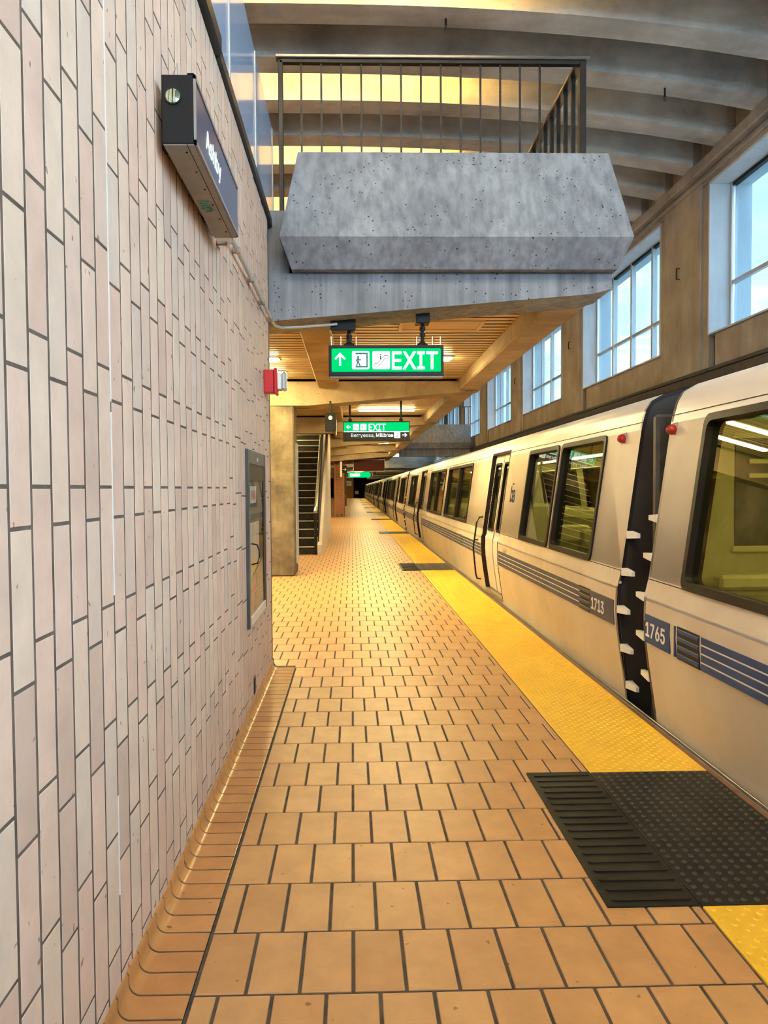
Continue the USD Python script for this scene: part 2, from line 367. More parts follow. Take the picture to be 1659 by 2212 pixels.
# ---- platform edge
t2 = thing('trim_2', kind='structure')
q = MB()
for k in range(int((Y_END - Y_BACK) / .16)):
    y0 = Y_BACK + .16 * k
    q.add(tile_v(1.857, 1.893, y0 + .004, y0 + .156, -.02, -.002, .002), TILE_F)
q.build('edge_tile', 'edge_tile', t2, kind='stuff')
MB().box(1.855, 1.894, Y_BACK, Y_END, -.3, -.008).build('edge_bed', 'grout', t2)
MB().cbox(1.895, 1.918, Y_BACK, Y_END, -.3, -.002, .003).cbox(1.9245, 1.939, Y_BACK, Y_END, -.3, -.006, .003).build('edge_rubber', 'rubber', t2)
MB().cbox(1.9185, 1.924, Y_BACK, Y_END, -.02, .001, .001).build('edge_strip', 'steel', t2)

# ---- track bed and outside ground
tb = thing('trackbed', kind='structure')
MB().box(1.86, 6.2, Y_BACK, Y_END, -1.4, -1.2).build('bed', 'black_wall', tb)
MB().box(1.86, 1.90, Y_BACK, Y_END, -1.3, -.25).build('platform_face', 'conc_col', tb)
gr = thing('ground', kind='structure')
MB().box(-60, 60, -60, Y_BACK - .01, -1.6, -1.3).box(6.6, 60, Y_BACK, Y_END, -1.6, -1.3).build('terrain', 'ground', gr)

# ---- window wall on the far side of the track
XW, XG, BAY = 5.6, 5.98, 6.4
SILL, HEAD, ROOF = 3.88, 6.25, 7.75
wr = thing('wall_right', kind='structure')
MB().box(XW, 6.3, Y_BACK, Y_END, -1.3, SILL - .56).build('lower_wall', 'conc_wall', wr)  # its run behind the camera is unseen, placed to block low sky
MB().box(XW, 6.3, -2, Y_END, HEAD, ROOF).build('spandrel', 'conc_wall', wr)
MB().cbox(XW - .13, XW + .02, -2, 60, 6.42, 6.60, .02).build('ledge', 'conc_wall', wr)
MB().cbox(XW - .05, XW + .02, -2, 60, 6.30, 6.36, .01).build('ledge', 'conc_wall', wr)
MB().cbox(XW - .16, XW + .02, -2, Y_END, 3.10, 3.24, .02).build('cable_tray', 'rubber', wr)
MB().tube([(XW - .1, -2, 3.29), (XW - .1, Y_END, 3.29)], .035).build('conduit_run', 'rubber', wr)
wins = []
for k in range(-1, 8):
    y0, y1 = 7.18 + BAY * k, 11.72 + BAY * k
    # pier behind this window's far end, with narrow side strips
    MB().cbox(XW - .02, 6.3, y1 + .22, y1 + BAY - (y1 - y0) - .22, SILL - .7, 6.40, .012).build('pier', 'conc_wall', wr)
    MB().box(XW + .03, 6.3, y1 + .02, y1 + .22, SILL - .7, 6.4).build('pier_return', 'conc_wall', wr)
    MB().box(XW + .03, 6.3, y1 + BAY - (y1 - y0) - .22, y1 + BAY - (y1 - y0) - .02, SILL - .7, 6.4).build('pier_return', 'conc_wall', wr)
    MB().cbox(XW + .04, XG + .25, y0 - .02, y1 - .16, SILL - .6, SILL - .015, .01).build('sill_panel', 'conc_wall', wr)
    MB().box(XW + .12, XG + .25, y1 - .16, y1 + .03, SILL - .6, SILL - .015).build('sill_slot', 'painted_gap_shade', wr)
    w = thing(f'window_{k + 2}', kind='structure')
    MB().box(XW + .01, XG + .3, y1 - .02, y1 + .02, SILL, HEAD).box(XW + .01, XG + .3, y0 - .02, y0 + .02, SILL, HEAD).build('jamb', 'conc_jamb', w)
    MB().box(XW + .01, XG + .3, y0, y1, HEAD - .04, HEAD).build('head', 'conc_jamb', w)
    MB().box(XW + .01, XG + .3, y0, y1, SILL - .015, SILL + .01).build('sill', 'conc_jamb', w)
    for yy in (y1 - .045, y0 + .045): MB().cbox(XG - .05, XG + .05, yy - .03, yy + .03, SILL + .01, HEAD - .04, .005).build('side_frame', 'alu', w)
    n = 4; ww = (y1 - y0 - .12) / n
    for i in range(1, n): MB().cbox(XG - .05, XG + .05, y0 + .06 + ww * i - .035, y0 + .06 + ww * i + .035, SILL + .01, HEAD - .04, .005).build('mullion', 'alu', w)
    MB().cbox(XG - .03, XG + .04, y0 + .06, y1 - .06, 4.65, 4.71, .005).build('transom', 'alu', w)
    MB().cbox(XG - .04, XG + .04, y0 + .06, y1 - .06, HEAD - .09, HEAD - .04, .005).build('head_frame', 'gasket', w)
    for i in range(n):
        a, b = y0 + .06 + ww * i + .03, y0 + .06 + ww * (i + 1) - .03
        MB().box(XG - .004, XG + .004, a, b, 4.70, HEAD - .08).build('pane', 'pane', w)
        MB().box(XG - .004, XG + .004, a, b, SILL + .01, 4.66).build('pane', 'pane', w)
MB().box(XW, 6.3, 11.72 + BAY * 7 + .02, Y_END, SILL - .7, 6.5).build('blind_wall', 'conc_wall', wr)

# ---- roof: sloping-bottomed concrete beams under a slab
ceil = thing('ceiling', kind='structure')
ROOF_Y0 = -13.9  # unseen stretch behind the camera reaches back to block overhead sky
MB().box(-9, 6.3, ROOF_Y0, 50, ROOF, ROOF + .3).build('roof_slab', 'conc_roof', ceil)


def zroof(x): return 7.06 - .0034 * max(0, x + 1.1) ** 2.6


xs = np.linspace(-9, 5.62, 25)
for k in range(-21, 30):
    y0 = 9.85 + 1.0667 * k; y1 = y0 + .38
    lo = [(x, zroof(x)) for x in xs]
    poly = Polygon(lo + [(5.62, ROOF + .02), (-9, ROOF + .02)])
    MB().shape(poly, y1 - y0, (0, y1, 0), (1, 0, 0), (0, 0, 1)).build('beam', 'conc_roof', ceil)
    MB().box(XW - .13, XW + .03, y0 - .02, y1 + .02, 6.58, ROOF).build('beam_seat', 'conc_wall', ceil)
# far left and far end of the upper hall
wl = thing('wall_back', kind='structure')
MB().box(-9.3, -9, Y_BACK, Y_END, -.2, ROOF + .3).build('hall_wall', 'conc_roof', wl)
MB().box(-9, 6.3, Y_END, Y_END + .3, -1.3, 4.2).build('tunnel_wall', 'black_wall', wl)
MB().box(-9, 6.3, 50, 50.3, 4.2, ROOF + .3).build('hall_end', 'conc_roof', wl)
MB().box(-9, 6.3, Y_BACK - .3, Y_BACK, -1.3, 4.4).build('rear_wall', 'conc_wall', wl)  # out of view, placed to keep low sky light off the wall foot
MB().box(-4.2, -3.9, 6.28, Y_END, -.1, 3.4).build('concourse_wall', 'conc_col', wl)

# unseen roof strip lamps behind beams; nearest ones stronger, to light wall and floor
for k in range(-10, 26, 2):
    if k in (-4, -6): continue
    yl = 9.85 + 1.0667 * k + .47
    t = thing('strip_lamp', 'unseen warm strip lamp behind roof beam, lighting beams, wall and floor', 'lamp', group='unseen roof strip lamps')
    MB().cbox(-3.2, 1.75, yl - .085, yl - .055, 7.20, 7.36, .004).build('back_plate', 'white', t)
    MB().tube([(-3.15, yl - .02, 7.28), (1.7, yl - .02, 7.28)], .022).build('tube', 'tube_roof' if k > -7 else 'unseen_near_tube', t)

# ================================================================== MEZZANINE
mz = thing('mezzanine_deck', kind='structure')
MB().box(-9, 2.18, 6.95, Y_END, 3.55, 3.85).build('deck_slab', 'conc_beam_warm_lit', mz)
MB().box(-9, -.52, 6.42, 6.95, 3.30, 3.85).build('deck_nose', 'conc', mz)


def cross_beam(y0, y1, m):
    zl, zr = 2.914, 3.158
    pts = [(-4.0, 3.32), (-4.0, zl), (-.75, zl), (2.06, zr - .012), (2.23, zr + .03), (2.23, 3.32)]
    return MB().shape(Polygon(pts), y1 - y0, (0, y1, 0), (1, 0, 0), (0, 0, 1)).build('cross_beam', m, mz)


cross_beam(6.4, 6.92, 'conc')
for k in range(1, 7): cross_beam(6.4 + 6.4 * k, 6.92 + 6.4 * k, 'conc_beam_warm_lit')
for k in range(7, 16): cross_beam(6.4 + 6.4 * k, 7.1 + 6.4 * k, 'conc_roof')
MB().cbox(1.83, 2.185, 6.9, 44.9, 3.17, 3.60, .02).build('edge_beam', 'conc_beam_warm_lit', mz)
MB().cbox(-.57, -.22, 6.9, 44.9, 3.21, 3.60, .02).build('long_beam', 'conc_beam_warm_lit', mz)
# slatted ceiling, bay by bay
for bay in range(6):
    y0, y1 = 6.92 + 6.4 * bay, 12.8 + 6.4 * bay
    far = MB()
    for (xa, xb) in ((-.22, 1.83), (-4.0, -.57)):
        n = int((y1 - y0) / .16)
        if bay == 1: n = n // 2
        pit = (y1 - y0) / n
        for i in range(n):
            b = far if bay > 1 else MB()
            b.box(xa, xb, y0 + pit * i + .026, y0 + pit * (i + 1) - .026, 3.36, 3.364)
            if bay < 2: b.build('ceiling_slat', 'slat', mz)
    if bay > 1: far.build('ceiling_slat_field', 'slat', mz, kind='stuff')
MB().box(-4.0, 1.84, 6.92, 45, 3.40, 3.56).build('slat_backing', 'painted_gap_shade', mz)

# fluorescent fittings set in the slats
LL = [((.10, 1.42), 10.7, 'lit fluorescent fitting half hidden by the nearest exit sign'), ((-2.36, -1.05), 10.75, 'lit fluorescent fitting next to the tiled wall end, nearer of two'),
      ((-2.36, -1.06), 12.0, 'lit fluorescent fitting just above the red alarm, farther of two'), ((.17, 1.48), 17.7, 'long lit fluorescent fitting above the two-line sign')]
for i in range(10): LL.append(((.17, 1.48), 24.1 + 6.4 * i + (6 if i > 2 else 0) + max(0, i - 3) * 4, 'fluorescent fitting in the far platform ceiling'))
for i in range(5): LL.append(((-3.4, -1.9), 8.6 + 6.4 * i, 'unseen fluorescent fitting over the concourse behind the tiled wall'))  # out of view, lighting the concourse behind the wall
for (xa, xb), y, lab in LL:
    t = thing('ceiling_light', lab, 'light', group='platform ceiling lights' if 'far' in lab or 'concourse' in lab else None)
    MB().box(xa - .03, xb + .03, y - .13, y + .13, 3.345, 3.362).build('trim_frame', 'slat', t)
    MB().cbox(xa, xb, y - .085, y + .085, 3.315, 3.344, .012).build('diffuser', 'tube_slat', t)
t = thing('access_panel', 'unlit framed access panel in the slatted ceiling', 'panel')
q = MB()
for (a, b, c, d) in ((.55, 1.5, 8.35, 8.40), (.55, 1.5, 8.78, 8.83), (.55, .60, 8.40, 8.78), (1.45, 1.5, 8.40, 8.78)): q.cbox(a, b, c, d, 3.338, 3.362, .004)
q.build('frame', 'slat', t)
MB().box(.60, 1.45, 8.40, 8.78, 3.35, 3.361).build('infill', 'slat', t)

# ---- balcony parapet: upstand that bulges at a crease, chamfered ends
par = thing('balcony_parapet', 'faceted grey concrete balcony front jutting out above the exit sign', 'balcony')
front = {'top': (-.441, 2.215, 6.46, 4.356), 'mid': (-.573, 2.315, 6.12, 3.535), 'bot': (-.491, 2.245, 6.30, 3.325)}
top, mid, bot = front['top'], front['mid'], front['bot']
pts_t = [(top[0], top[2], top[3]), (top[1], top[2], top[3]), (top[1], 6.78, top[3]), (top[0], 6.78, top[3])]
pts_m = [(mid[0], mid[2], mid[3]), (mid[1], mid[2], mid[3]), (mid[1], 6.9, mid[3]), (mid[0], 6.9, mid[3])]
pts_b = [(bot[0], bot[2], bot[3]), (bot[1], bot[2], bot[3]), (bot[1], 6.9, bot[3]), (bot[0], 6.9, bot[3])]
MB().hull(pts_t + pts_m + pts_b).build('front_upstand', 'conc', par)
MB().shape(Polygon([(1.95, 3.325), (2.245, 3.325), (2.315, 3.535), (2.215, 4.356), (1.95, 4.356)]), 27.1, (0, 33.95, 0), (1, 0, 0), (0, 0, 1)).build('side_upstand', 'conc', par)

# ---- railing on the balcony
rl = thing('balcony_railing', 'dark metal railing with thin balusters on top of the balcony front', 'railing')
ZR = 5.17
MB().cbox(-.625, 2.06, 6.47, 6.56, ZR - .018, ZR + .012, .006).build('top_rail', 'rail_top', rl)
MB().box(-.59, 2.03, 6.49, 6.54, ZR - .05, ZR - .018).build('under_rail', 'rail_steel', rl)
MB().cbox(-.605, -.565, 6.49, 6.54, 3.85, ZR - .03, .004).build('end_post', 'rail_steel', rl)
for i in range(13):
    x = -.41 + .1705 * i
    MB().box(x - .008, x + .008, 6.508, 6.524, 4.357, ZR - .03).build('baluster', 'rail_steel', rl)
MB().cbox(1.975, 2.03, 6.48, 6.55, 4.357, ZR - .03, .004).build('corner_post', 'rail_steel', rl)
MB().cbox(1.955, 2.045, 6.55, 34, ZR - .018, ZR + .012, .006).build('side_rail', 'rail_top', rl)
for i in range(1, 30): MB().box(1.985, 2.02, 6.52 + .24 * i, 6.55 + .24 * i, 4.357, ZR - .02).build('side_baluster', 'rail_steel', rl)

# ---- bridge across the track further along
br = thing('bridge_parapet', 'grey concrete walkway crossing above the train in the distance', 'bridge')
MB().hull([(2.18, 34.3, 4.40), (5.42, 34.3, 4.40), (2.18, 34.0, 3.56), (5.42, 34.0, 3.56), (2.18, 34.15, 3.30), (5.42, 34.15, 3.30), (2.18, 34.7, 4.40), (5.42, 34.7, 4.40), (2.18, 34.7, 3.3), (5.42, 34.7, 3.3)]).build('front_upstand', 'conc', br)
MB().box(2.19, 5.42, 34.25, 34.9, 2.95, 3.29).build('bridge_beam', 'conc', br)
MB().box(2.19, 5.42, 34.9, 44.5, 3.55, 3.8).build('bridge_slab', 'conc_roof', br)
rl2 = thing('bridge_railing', 'slim dark railing on the distant walkway above the train', 'railing')
MB().cbox(2.1, 5.5, 34.4, 34.47, 5.20, 5.23, .006).build('top_rail', 'rail_top', rl2)
for i in range(20): MB().box(2.12 + .17 * i, 2.14 + .17 * i, 34.42, 34.44, 4.401, 5.2).build('baluster', 'rail_steel', rl2)
# low roof over the far end of the platform
MB().box(2.18, 6.0, 50.3, Y_END, 3.3, 3.6).build('far_deck', 'conc_roof', mz)
for k in range(12): MB().cbox(2.2, 5.8, 50.3 + 5.5 * k, 51.0 + 5.5 * k, 2.85, 3.32, .02).build('far_beam', 'conc_roof', mz)

# ---- tinted balustrade over the tiled wall
bl = thing('glass_balustrade', 'tinted balustrade panels with painted bluish sheen standing on top of the tiled wall', 'balustrade')
e = [6.78 - 1.18 * i for i in range(12)]
for i in range(11): MB().box(-.705, -.69, e[i + 1] + .006, e[i] - .006, 3.80 if e[i] < 6.5 else 3.8, 4.70).build('panel', 'balustrade', bl)
for i in range(11): MB().cbox(-.712, -.684, e[i] - .012, e[i] + .012, 3.80, 4.70, .003).build('joint', 'alu', bl)
MB().cbox(-.79, -.69, 6.80, 6.83, 3.85, 4.50, .004).build('end_plate', 'white', bl)

# ---- column, stairs and the far platform furniture
t = thing('concrete_column', 'stained square concrete column beside the foot of the stairs', 'column')
MB().cbox(-1.9, -.985, 12.8, 13.45, 0, 2.915, .025).build('shaft', 'conc_col', t)
t = thing('column_guard', 'pale metal corner guard with blue notice on the stained column', 'guard')
MB().cbox(-.99, -.965, 13.0, 13.46, .2, 2.3, .005).build('guard_strip', 'alu', t)
MB().box(-.966, -.960, 13.36, 13.45, 1.35, 1.75).build('blue_notice', 'blue', t, label='small blue notice')

st = thing('staircase', 'dark staircase with pale nosings climbing behind the concrete column', 'stairs')
RI, RU, SY = .183, .33, 17.05
for i in range(21):
    y0 = SY + RU * i; z1 = RI * (i + 1)
    MB().box(-2.7, -.80, y0, y0 + RU + .02, max(0, z1 - .40), z1 - .012).build('step', 'stair', st)
    MB().cbox(-2.7, -.80, y0 - .012, y0 + .05, z1 - .022, z1, .004).build('nosing', 'nosing', st)
MB().shape(Polygon([(SY - .1, 0), (SY + 7.1, 0), (SY + 7.1, 3.85), (SY + 6.5, 3.85), (SY - .1, .22)]), .10, (-.80, 0, 0), (0, 1, 0), (0, 0, 1), (1, 0, 0)).build('side_wall', 'cream_low', st)
MB().shape(Polygon([(SY + .02, .25), (SY + 6.6, 3.9), (SY + 6.6, 4.75), (SY + .02, 1.05)]).difference(Polygon([(SY + .08, .35), (SY + 6.5, 3.95), (SY + 6.5, 4.0), (SY + .08, .4)])), .02, (-.79, 0, 0), (0, 1, 0), (0, 0, 1), (1, 0, 0)).build('guard_panel', 'rail_steel', st)
MB().tube([(-.83, SY - .28, .02), (-.83, SY - .28, .95)], .035).build('newel_post', 'rail_steel', st)
MB().tube([(-.83, SY - .30, .97), (-.83, SY + .1, 1.06), (-.83, SY + 6.6, 4.78)], .045).build('handrail', 'steel', st)

t = thing('brown_tiled_pier', 'brown tiled pier standing beyond the staircase', 'pier')
MB().box(-.95, -.41, 39.3, 40.5, 0, 2.93).build('core', 'wall_grout', t)
q = MB()
for r in range(9):
    for c in range(5):
        v = tile_v(-.95 + .108 * c + .004, -.95 + .108 * (c + 1) - .004, .325 * r + .005 + (.16 if c % 2 else 0), min(2.92, .325 * (r + 1) - .005 + (.16 if c % 2 else 0)), 0, .02)
        q.add(np.column_stack([v[:, 0], 39.3 - v[:, 2], v[:, 1]]), TILE_F)
q.build('tile_facing', 'bronze_tile', t, kind='stuff')
for (nm, x0, x1, ya, h, m, lab) in (('concrete_column', -1.35, -1.0, 32, 2.93, 'conc_col', 'slim concrete column between the stairs and brown pier'), ('concrete_column', -1.3, -.5, 64, 2.93, 'conc_col', 'pale column beyond the brown tiled pier'),
                                    ('concrete_column', -1.1, -.95, 31.6, 2.93, 'rail_steel', 'thin dark post beside the stairs')):
    t = thing(nm, lab, 'column'); MB().cbox(x0, x1, ya, ya + .5, 0, h, .02).build('shaft', m, t)
t = thing('end_wall_panel', 'orange panel wall closing the far end of the platform', 'wall panel')
MB().cbox(-3, .2, 120, 120.5, 0, 3.2, .02).build('panel', 'orange_wall', t)
MB().box(-1.2, -.1, 119.97, 120, 1.9, 2.7).build('notice', 'alu', t)
t = thing('lit_box', 'small pale box in front of the dark tunnel', 'box')
MB().cbox(.42, 1.0, 119, 119.2, .55, 1.1, .01).build('face', glow and 'white', t)  # plain white paint; gives off no light
t = thing('tunnel_portal', kind='structure')
MB().box(.2, 6.2, 120.5, 121, -1.3, 3.3).build('dark_opening', 'black_wall', t)  # solid black block painted as the unlit tunnel mouth

# ================================================================== TACTILE PAVING
mats = [3.215 + 10.92 * k for k in range(-1, 11)]
HALF = .625
cone = [(math.cos(a), math.sin(a)) for a in np.arange(8) * math.pi / 4]


def dome(b, x, y, r, h, n=8, z=0.0):
    c = cone if n == 8 else cone[::2]
    v = [(x + r * p, y + r * q_, z) for p, q_ in c] + [(x + .62 * r * p, y + .62 * r * q_, z + h) for p, q_ in c]
    f = [(k, (k + 1) % n, n + (k + 1) % n) for k in range(n)] + [(k, n + (k + 1) % n, n + k) for k in range(n)] + [(n, n + k, n + k + 1) for k in range(1, n - 1)]
    b.add(v, f)


LABY = {0: 'yellow dotted warning strip behind the nearest black mat, at the picture foot', 1: 'long yellow dotted warning strip between the two nearest black mats', 2: 'yellow dotted warning strip beyond the second black mat'}
for i in range(len(mats)):
    ya = (mats[i - 1] if i else -14) + HALF; yb = mats[i] - HALF
    t = thing('tactile_strip', LABY.get(i - 1, 'yellow dotted warning strip far along the platform edge'), 'tactile strip', group=None if i - 1 in LABY else 'far yellow warning strips')
    MB().cbox(1.238, 1.855, ya + .003, yb - .003, -.02, .004, .002).build('panel', 'yellow', t)
    if yb < 0 or ya > 38: continue
    q = MB(); y = max(ya, .4) + .02; r = 0; n = 8 if ya < 12 else 4
    while y < min(yb, 38) - .015:
        for c in range(10):
            x = 1.262 + .0612 * c + (.0306 if r % 2 else 0)
            if x < 1.84: dome(q, x, y, .0125, .005, n, .004)
        y += .0306; r += 1
    q.build('dome', 'yellow', t, kind='stuff')
LABM = {1: 'black dotted rubber mat in the yellow strip, nearest one', 2: 'dark dotted mat crossing the yellow strip beside the second pair of train windows', 3: 'dark thin-looking dotted mat crossing the yellow strip, third one along'}
LABR = {1: 'black ribbed rubber mat lying beside the nearest dotted mat', 2: 'black ribbed mat beside the second dotted mat', 3: 'black ribbed mat beside the third dotted mat'}
for i, yc in enumerate(mats):
    if yc < 0: continue
    ya, yb = yc - HALF, yc + HALF
    t = thing('dotted_mat', LABM.get(i, 'dark dotted mat far along the platform edge'), 'mat', group=None if i in LABM else 'far dotted mats')
    MB().cbox(1.238, 1.855, ya, yb, -.02, .005, .002).build('base', 'black_mat', t)
    if yc < 40:
        q = MB()
        for r in range(27):
            for c in range(13): dome(q, 1.262 + .0472 * c, ya + .028 + .0462 * r, .011, .006, 8 if i == 1 else 4, .005)
        q.build('dome', 'mat_dome', t, kind='stuff')
    t = thing('ribbed_mat', LABR.get(i, 'dark ribbed mat far along the platform'), 'mat', group=None if i in LABR else 'far ribbed mats')
    MB().cbox(.897, 1.232, ya, yb, -.004, .010, .004).build('base', 'black_mat', t)
    for r in range(18):
        if yc > 20: break
        y = ya + .035 + .0685 * r
        MB().shape(rrect(.925, 1.212, -.012, .012, .0115), .006, (0, y, .009), (1, 0, 0), (0, 1, 0)).build('rib', 'black_mat', t)

# ================================================================== TRAIN
P = np.array([(1.99, -.42), (1.965, -.15), (1.946, .046), (1.925, .19), (1.905, .314), (1.881, .504), (1.874, .621), (1.8775, .79), (1.896, .825), (1.9045, .90), (2.046, 1.915),
              (2.058, 1.968), (2.078, 2.04), (2.115, 2.102), (2.205, 2.152), (2.40, 2.205), (2.8, 2.26), (3.475, 2.30)])
XC = 3.475
_q = []                                      # close pairs at each bend, so that the flats between stay flat
for i in range(len(P)):
    if 0 < i < len(P) - 1:
        for o in (P[i - 1], P[i + 1]):
            L = np.linalg.norm(o - P[i])
            if L > .07: _q.append(tuple(P[i] + (o - P[i]) * .018 / L))
    _q.append(tuple(P[i]))
P = np.array(sorted(set(_q), key=lambda t: t[1]))
LCAR = 21.7
WZ0, WZ1 = .915, 1.90
DZ0, DZ1 = .05, 1.985


def px(z): return float(np.interp(z, P[:, 1], P[:, 0]))


def skin(y0, y1, holes, dx, mirror, zmax=9.0, zmin=-9, step=None):
    """Sheet along the car following the side profile, left open where the holes are."""
    zs = sorted({float(z) for z in P[:, 1] if zmin <= z <= zmax} | {h[2] for h in holes} | {h[3] for h in holes})
    ys = sorted({y0, y1} | {h[0] for h in holes} | {h[1] for h in holes})
    xs_ = [px(z) for z in zs]
    if dx:   # inner lining: offset along the normal, roughly inward
        xs_ = [x + dx for x in xs_]
    v = [((2 * XC - x if mirror else x), y, z - (dx * .6 if z > 2.1 else 0)) for y in ys for x, z in zip(xs_, zs)]
    n = len(zs); f = []
    for i in range(len(ys) - 1):
        for j in range(n - 1):
            cy_, cz = (ys[i] + ys[i + 1]) / 2, (zs[j] + zs[j + 1]) / 2
            if any(h[0] < cy_ < h[1] and h[2] < cz < h[3] for h in holes): continue
            f.append((i * n + j, i * n + j + 1, (i + 1) * n + j + 1, (i + 1) * n + j))
    return v, f


X0, Z0 = px(WZ0), WZ0
SL = np.array([px(WZ1) - X0, 0, WZ1 - WZ0]); LS = float(np.linalg.norm(SL)); SV = SL / LS
NV = np.array([-SV[2], 0, SV[0]])            # outward from the near side
UV = np.array([0, -1.0, 0])                  # reading direction seen from the platform


def on_side(y): return np.array([X0, y, Z0])


def make_car(yb, wins_, doors, name, label, blue, number=None, number_y=None, louvers=(), logo_y=None, seats=True, ends=(True, True), group=None, lamps=(), stripe_rng=()):
    """yb: (near end, far end) along y. wins_: (y0, y1, mullion or None); doors: (y0, y1)."""
    ya, yz = yb
    T = thing(name, label, 'train car', group=group, loc=(XC, ya, 0)); sh = (-XC, -ya, 0)

    def put(b, nm, m, parent=None, smooth=False, lab=None):
        b.v = [v + sh for v in b.v]
        return b.build(nm, m, parent or T, smooth=smooth, label=lab)
    holes = [(a, b, WZ0, WZ1) for a, b, _ in wins_] + [(a, b, DZ0, DZ1) for a, b in doors]
    up_, low = MB(), MB()
    up_.add(*skin(ya, yz, holes, 0, False, zmin=.70)); up_.add(*skin(ya, yz, holes, 0, True, zmin=.70))
    low.add(*skin(ya, yz, holes, 0, False, zmax=.80)); low.add(*skin(ya, yz, holes, 0, True, zmax=.80))
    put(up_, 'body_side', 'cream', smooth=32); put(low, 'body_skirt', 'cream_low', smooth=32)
    inn = MB(); inn.add(*skin(ya + .03, yz - .03, holes, .075, False, zmax=2.06, zmin=.0)); inn.add(*skin(ya + .03, yz - .03, holes, .075, True, zmax=2.06, zmin=.0))
    put(inn, 'lining', 'saloon', smooth=32)
    put(MB().box(2.05, 2 * XC - 2.05, ya + .04, yz - .04, -.06, .0).box(2.0, 2 * XC - 2.0, ya + .3, yz - .3, -.9, -.35), 'saloon_floor', 'saloon_floor')
    put(MB().box(2.12, 2 * XC - 2.12, ya + .04, yz - .04, 2.055, 2.075), 'saloon_ceiling', 'saloon')
    # ends
    ep = [(x, z) for x, z in P] + [(2 * XC - x, z) for x, z in P[::-1][1:]]
    e_out = Polygon(ep)
    for yy, d in ((ya, 1), (yz, -1)):
        b = MB().shape(e_out.buffer(-.012), .04, (0, yy + (.045 if d > 0 else -.005), 0), (1, 0, 0), (0, 0, 1))
        put(b, 'end_wall', 'dark')
        b = MB().shape(e_out.difference(e_out.buffer(-.025)), .03, (0, yy + (.032 if d > 0 else -.002), 0), (1, 0, 0), (0, 0, 1))
        put(b, 'end_rim', 'gasket')
        b = MB().box(2.13, 2 * XC - 2.13, yy + d * .06, yy + d * .08, 0, 2.05)
        put(b, 'inner_end_panel', 'saloon')
        put(MB().box(2.42, 4.5, yy + d * .08, yy + d * .09, 1.12, 1.80), 'end_window', 'end_glass')  # opaque pane; the dark view beyond is put into its colour
        q_ = MB()
        for za, zb in ((1.085, 1.12), (1.80, 1.83)): q_.box(2.40, 4.52, min(yy + d * .08, yy + d * .11), max(yy + d * .08, yy + d * .11), za, zb)
        for za in (1.55, 1.64): q_.box(2.5, 4.4, min(yy + d * .09, yy + d * .11), max(yy + d * .09, yy + d * .11), za, za + .028)
        put(q_, 'end_window_rail', 'seat_head')
        for x_ in (2.22, 2.70, 3.75, 4.25):
            s_ = put(MB().cbox(x_, x_ + .45, *sorted((yy + d * .14, yy + d * .24)), .40, .86, .03), 'seat', 'seat')
            put(MB().cbox(x_ + .03, x_ + .42, *sorted((yy + d * .13, yy + d * .25)), .86, .95, .02), 'headrest', 'seat_head', s_)
    # windows: rubber frame, panes, mullion
    for side in (0, 1):
        M_ = (lambda b: [setattr(b, 'v', [np.column_stack([2 * XC - v[:, 0], v[:, 1], v[:, 2]]) for v in b.v])]) if side else (lambda b: None)
        for a, b_, mul in wins_:
            cuts = [a, b_] if mul is None else [a, mul - .03, mul + .03, b_]
            for i in range(0, len(cuts), 2):
                c0, c1 = cuts[i], cuts[i + 1]; w_ = c1 - c0
                ring = rrect(-.012, w_ + .012, -.012, LS + .012, .06).difference(rrect(.030, w_ - .030, .035, LS - .030, .05))
                fr = MB().shape(ring, .10, on_side(c1) - NV * .085, UV, SV, NV); M_(fr); w = put(fr, 'window_frame', 'gasket')
                pn = MB().shape(rrect(.02, w_ - .02, .02, LS - .02, .05), .006, on_side(c1) - NV * .03, UV, SV, NV); M_(pn)
                put(pn, 'window_pane', 'train_glass', w)
            if mul is not None:
                mm = MB().shape(sbox(0, 0, .06 - .024, LS), .085, on_side(mul + .018) - NV * .08, UV, SV, NV); M_(mm); put(mm, 'window_mullion', 'cream')
        for a, b_ in doors:
            mid_ = (a + b_) / 2
            ins = .055
            for c0, c1 in ((a + .012, mid_ - .003), (mid_ + .003, b_ - .012)):
                h = [(c0 + .11, c1 - .09, .90, 1.83)]
                d = MB(); d.add(*skin(c0, c1, h, ins, False, zmax=DZ1, zmin=DZ0)); dd = MB(); dd.add(*skin(c0, c1, h, ins + .03, False, zmax=DZ1, zmin=DZ0))
                d.add(np.vstack(dd.v), np.vstack(dd.f)); M_(d)
                lf = put(d, 'door_leaf', 'cream', smooth=32)
                z_ = np.array([.90, 1.83]); o = np.array([px(.9) + ins, 0, .9]); s_ = np.array([px(1.83) - px(.9), 0, .93]); ls = np.linalg.norm(s_); s_ /= ls; nn = np.array([-s_[2], 0, s_[0]])
                w_ = c1 - c0 - .20
                rg = rrect(-.012, w_ + .012, -.012, ls + .012, .05).difference(rrect(.015, w_ - .015, .015, ls - .015, .04))
                g = MB().shape(rg, .04, o + (0, c1 - .09, 0) - nn * .03, UV, s_, nn); M_(g); put(g, 'door_window_frame', 'gasket', lf)
                g = MB().shape(rrect(0, w_, 0, ls, .04), .006, o + (0, c1 - .09, 0) - nn * .015, UV, s_, nn); M_(g); put(g, 'door_pane', 'door_glass', lf)
            # seam strips between the leaves, and the dark jambs of the opening
            zz = np.linspace(DZ0 + .01, DZ1 - .01, 9)
            g = MB().tube([(px(z) + ins - .003, mid_, z) for z in zz], .008, 6); M_(g); put(g, 'door_seam', 'steel')
            jb = MB()
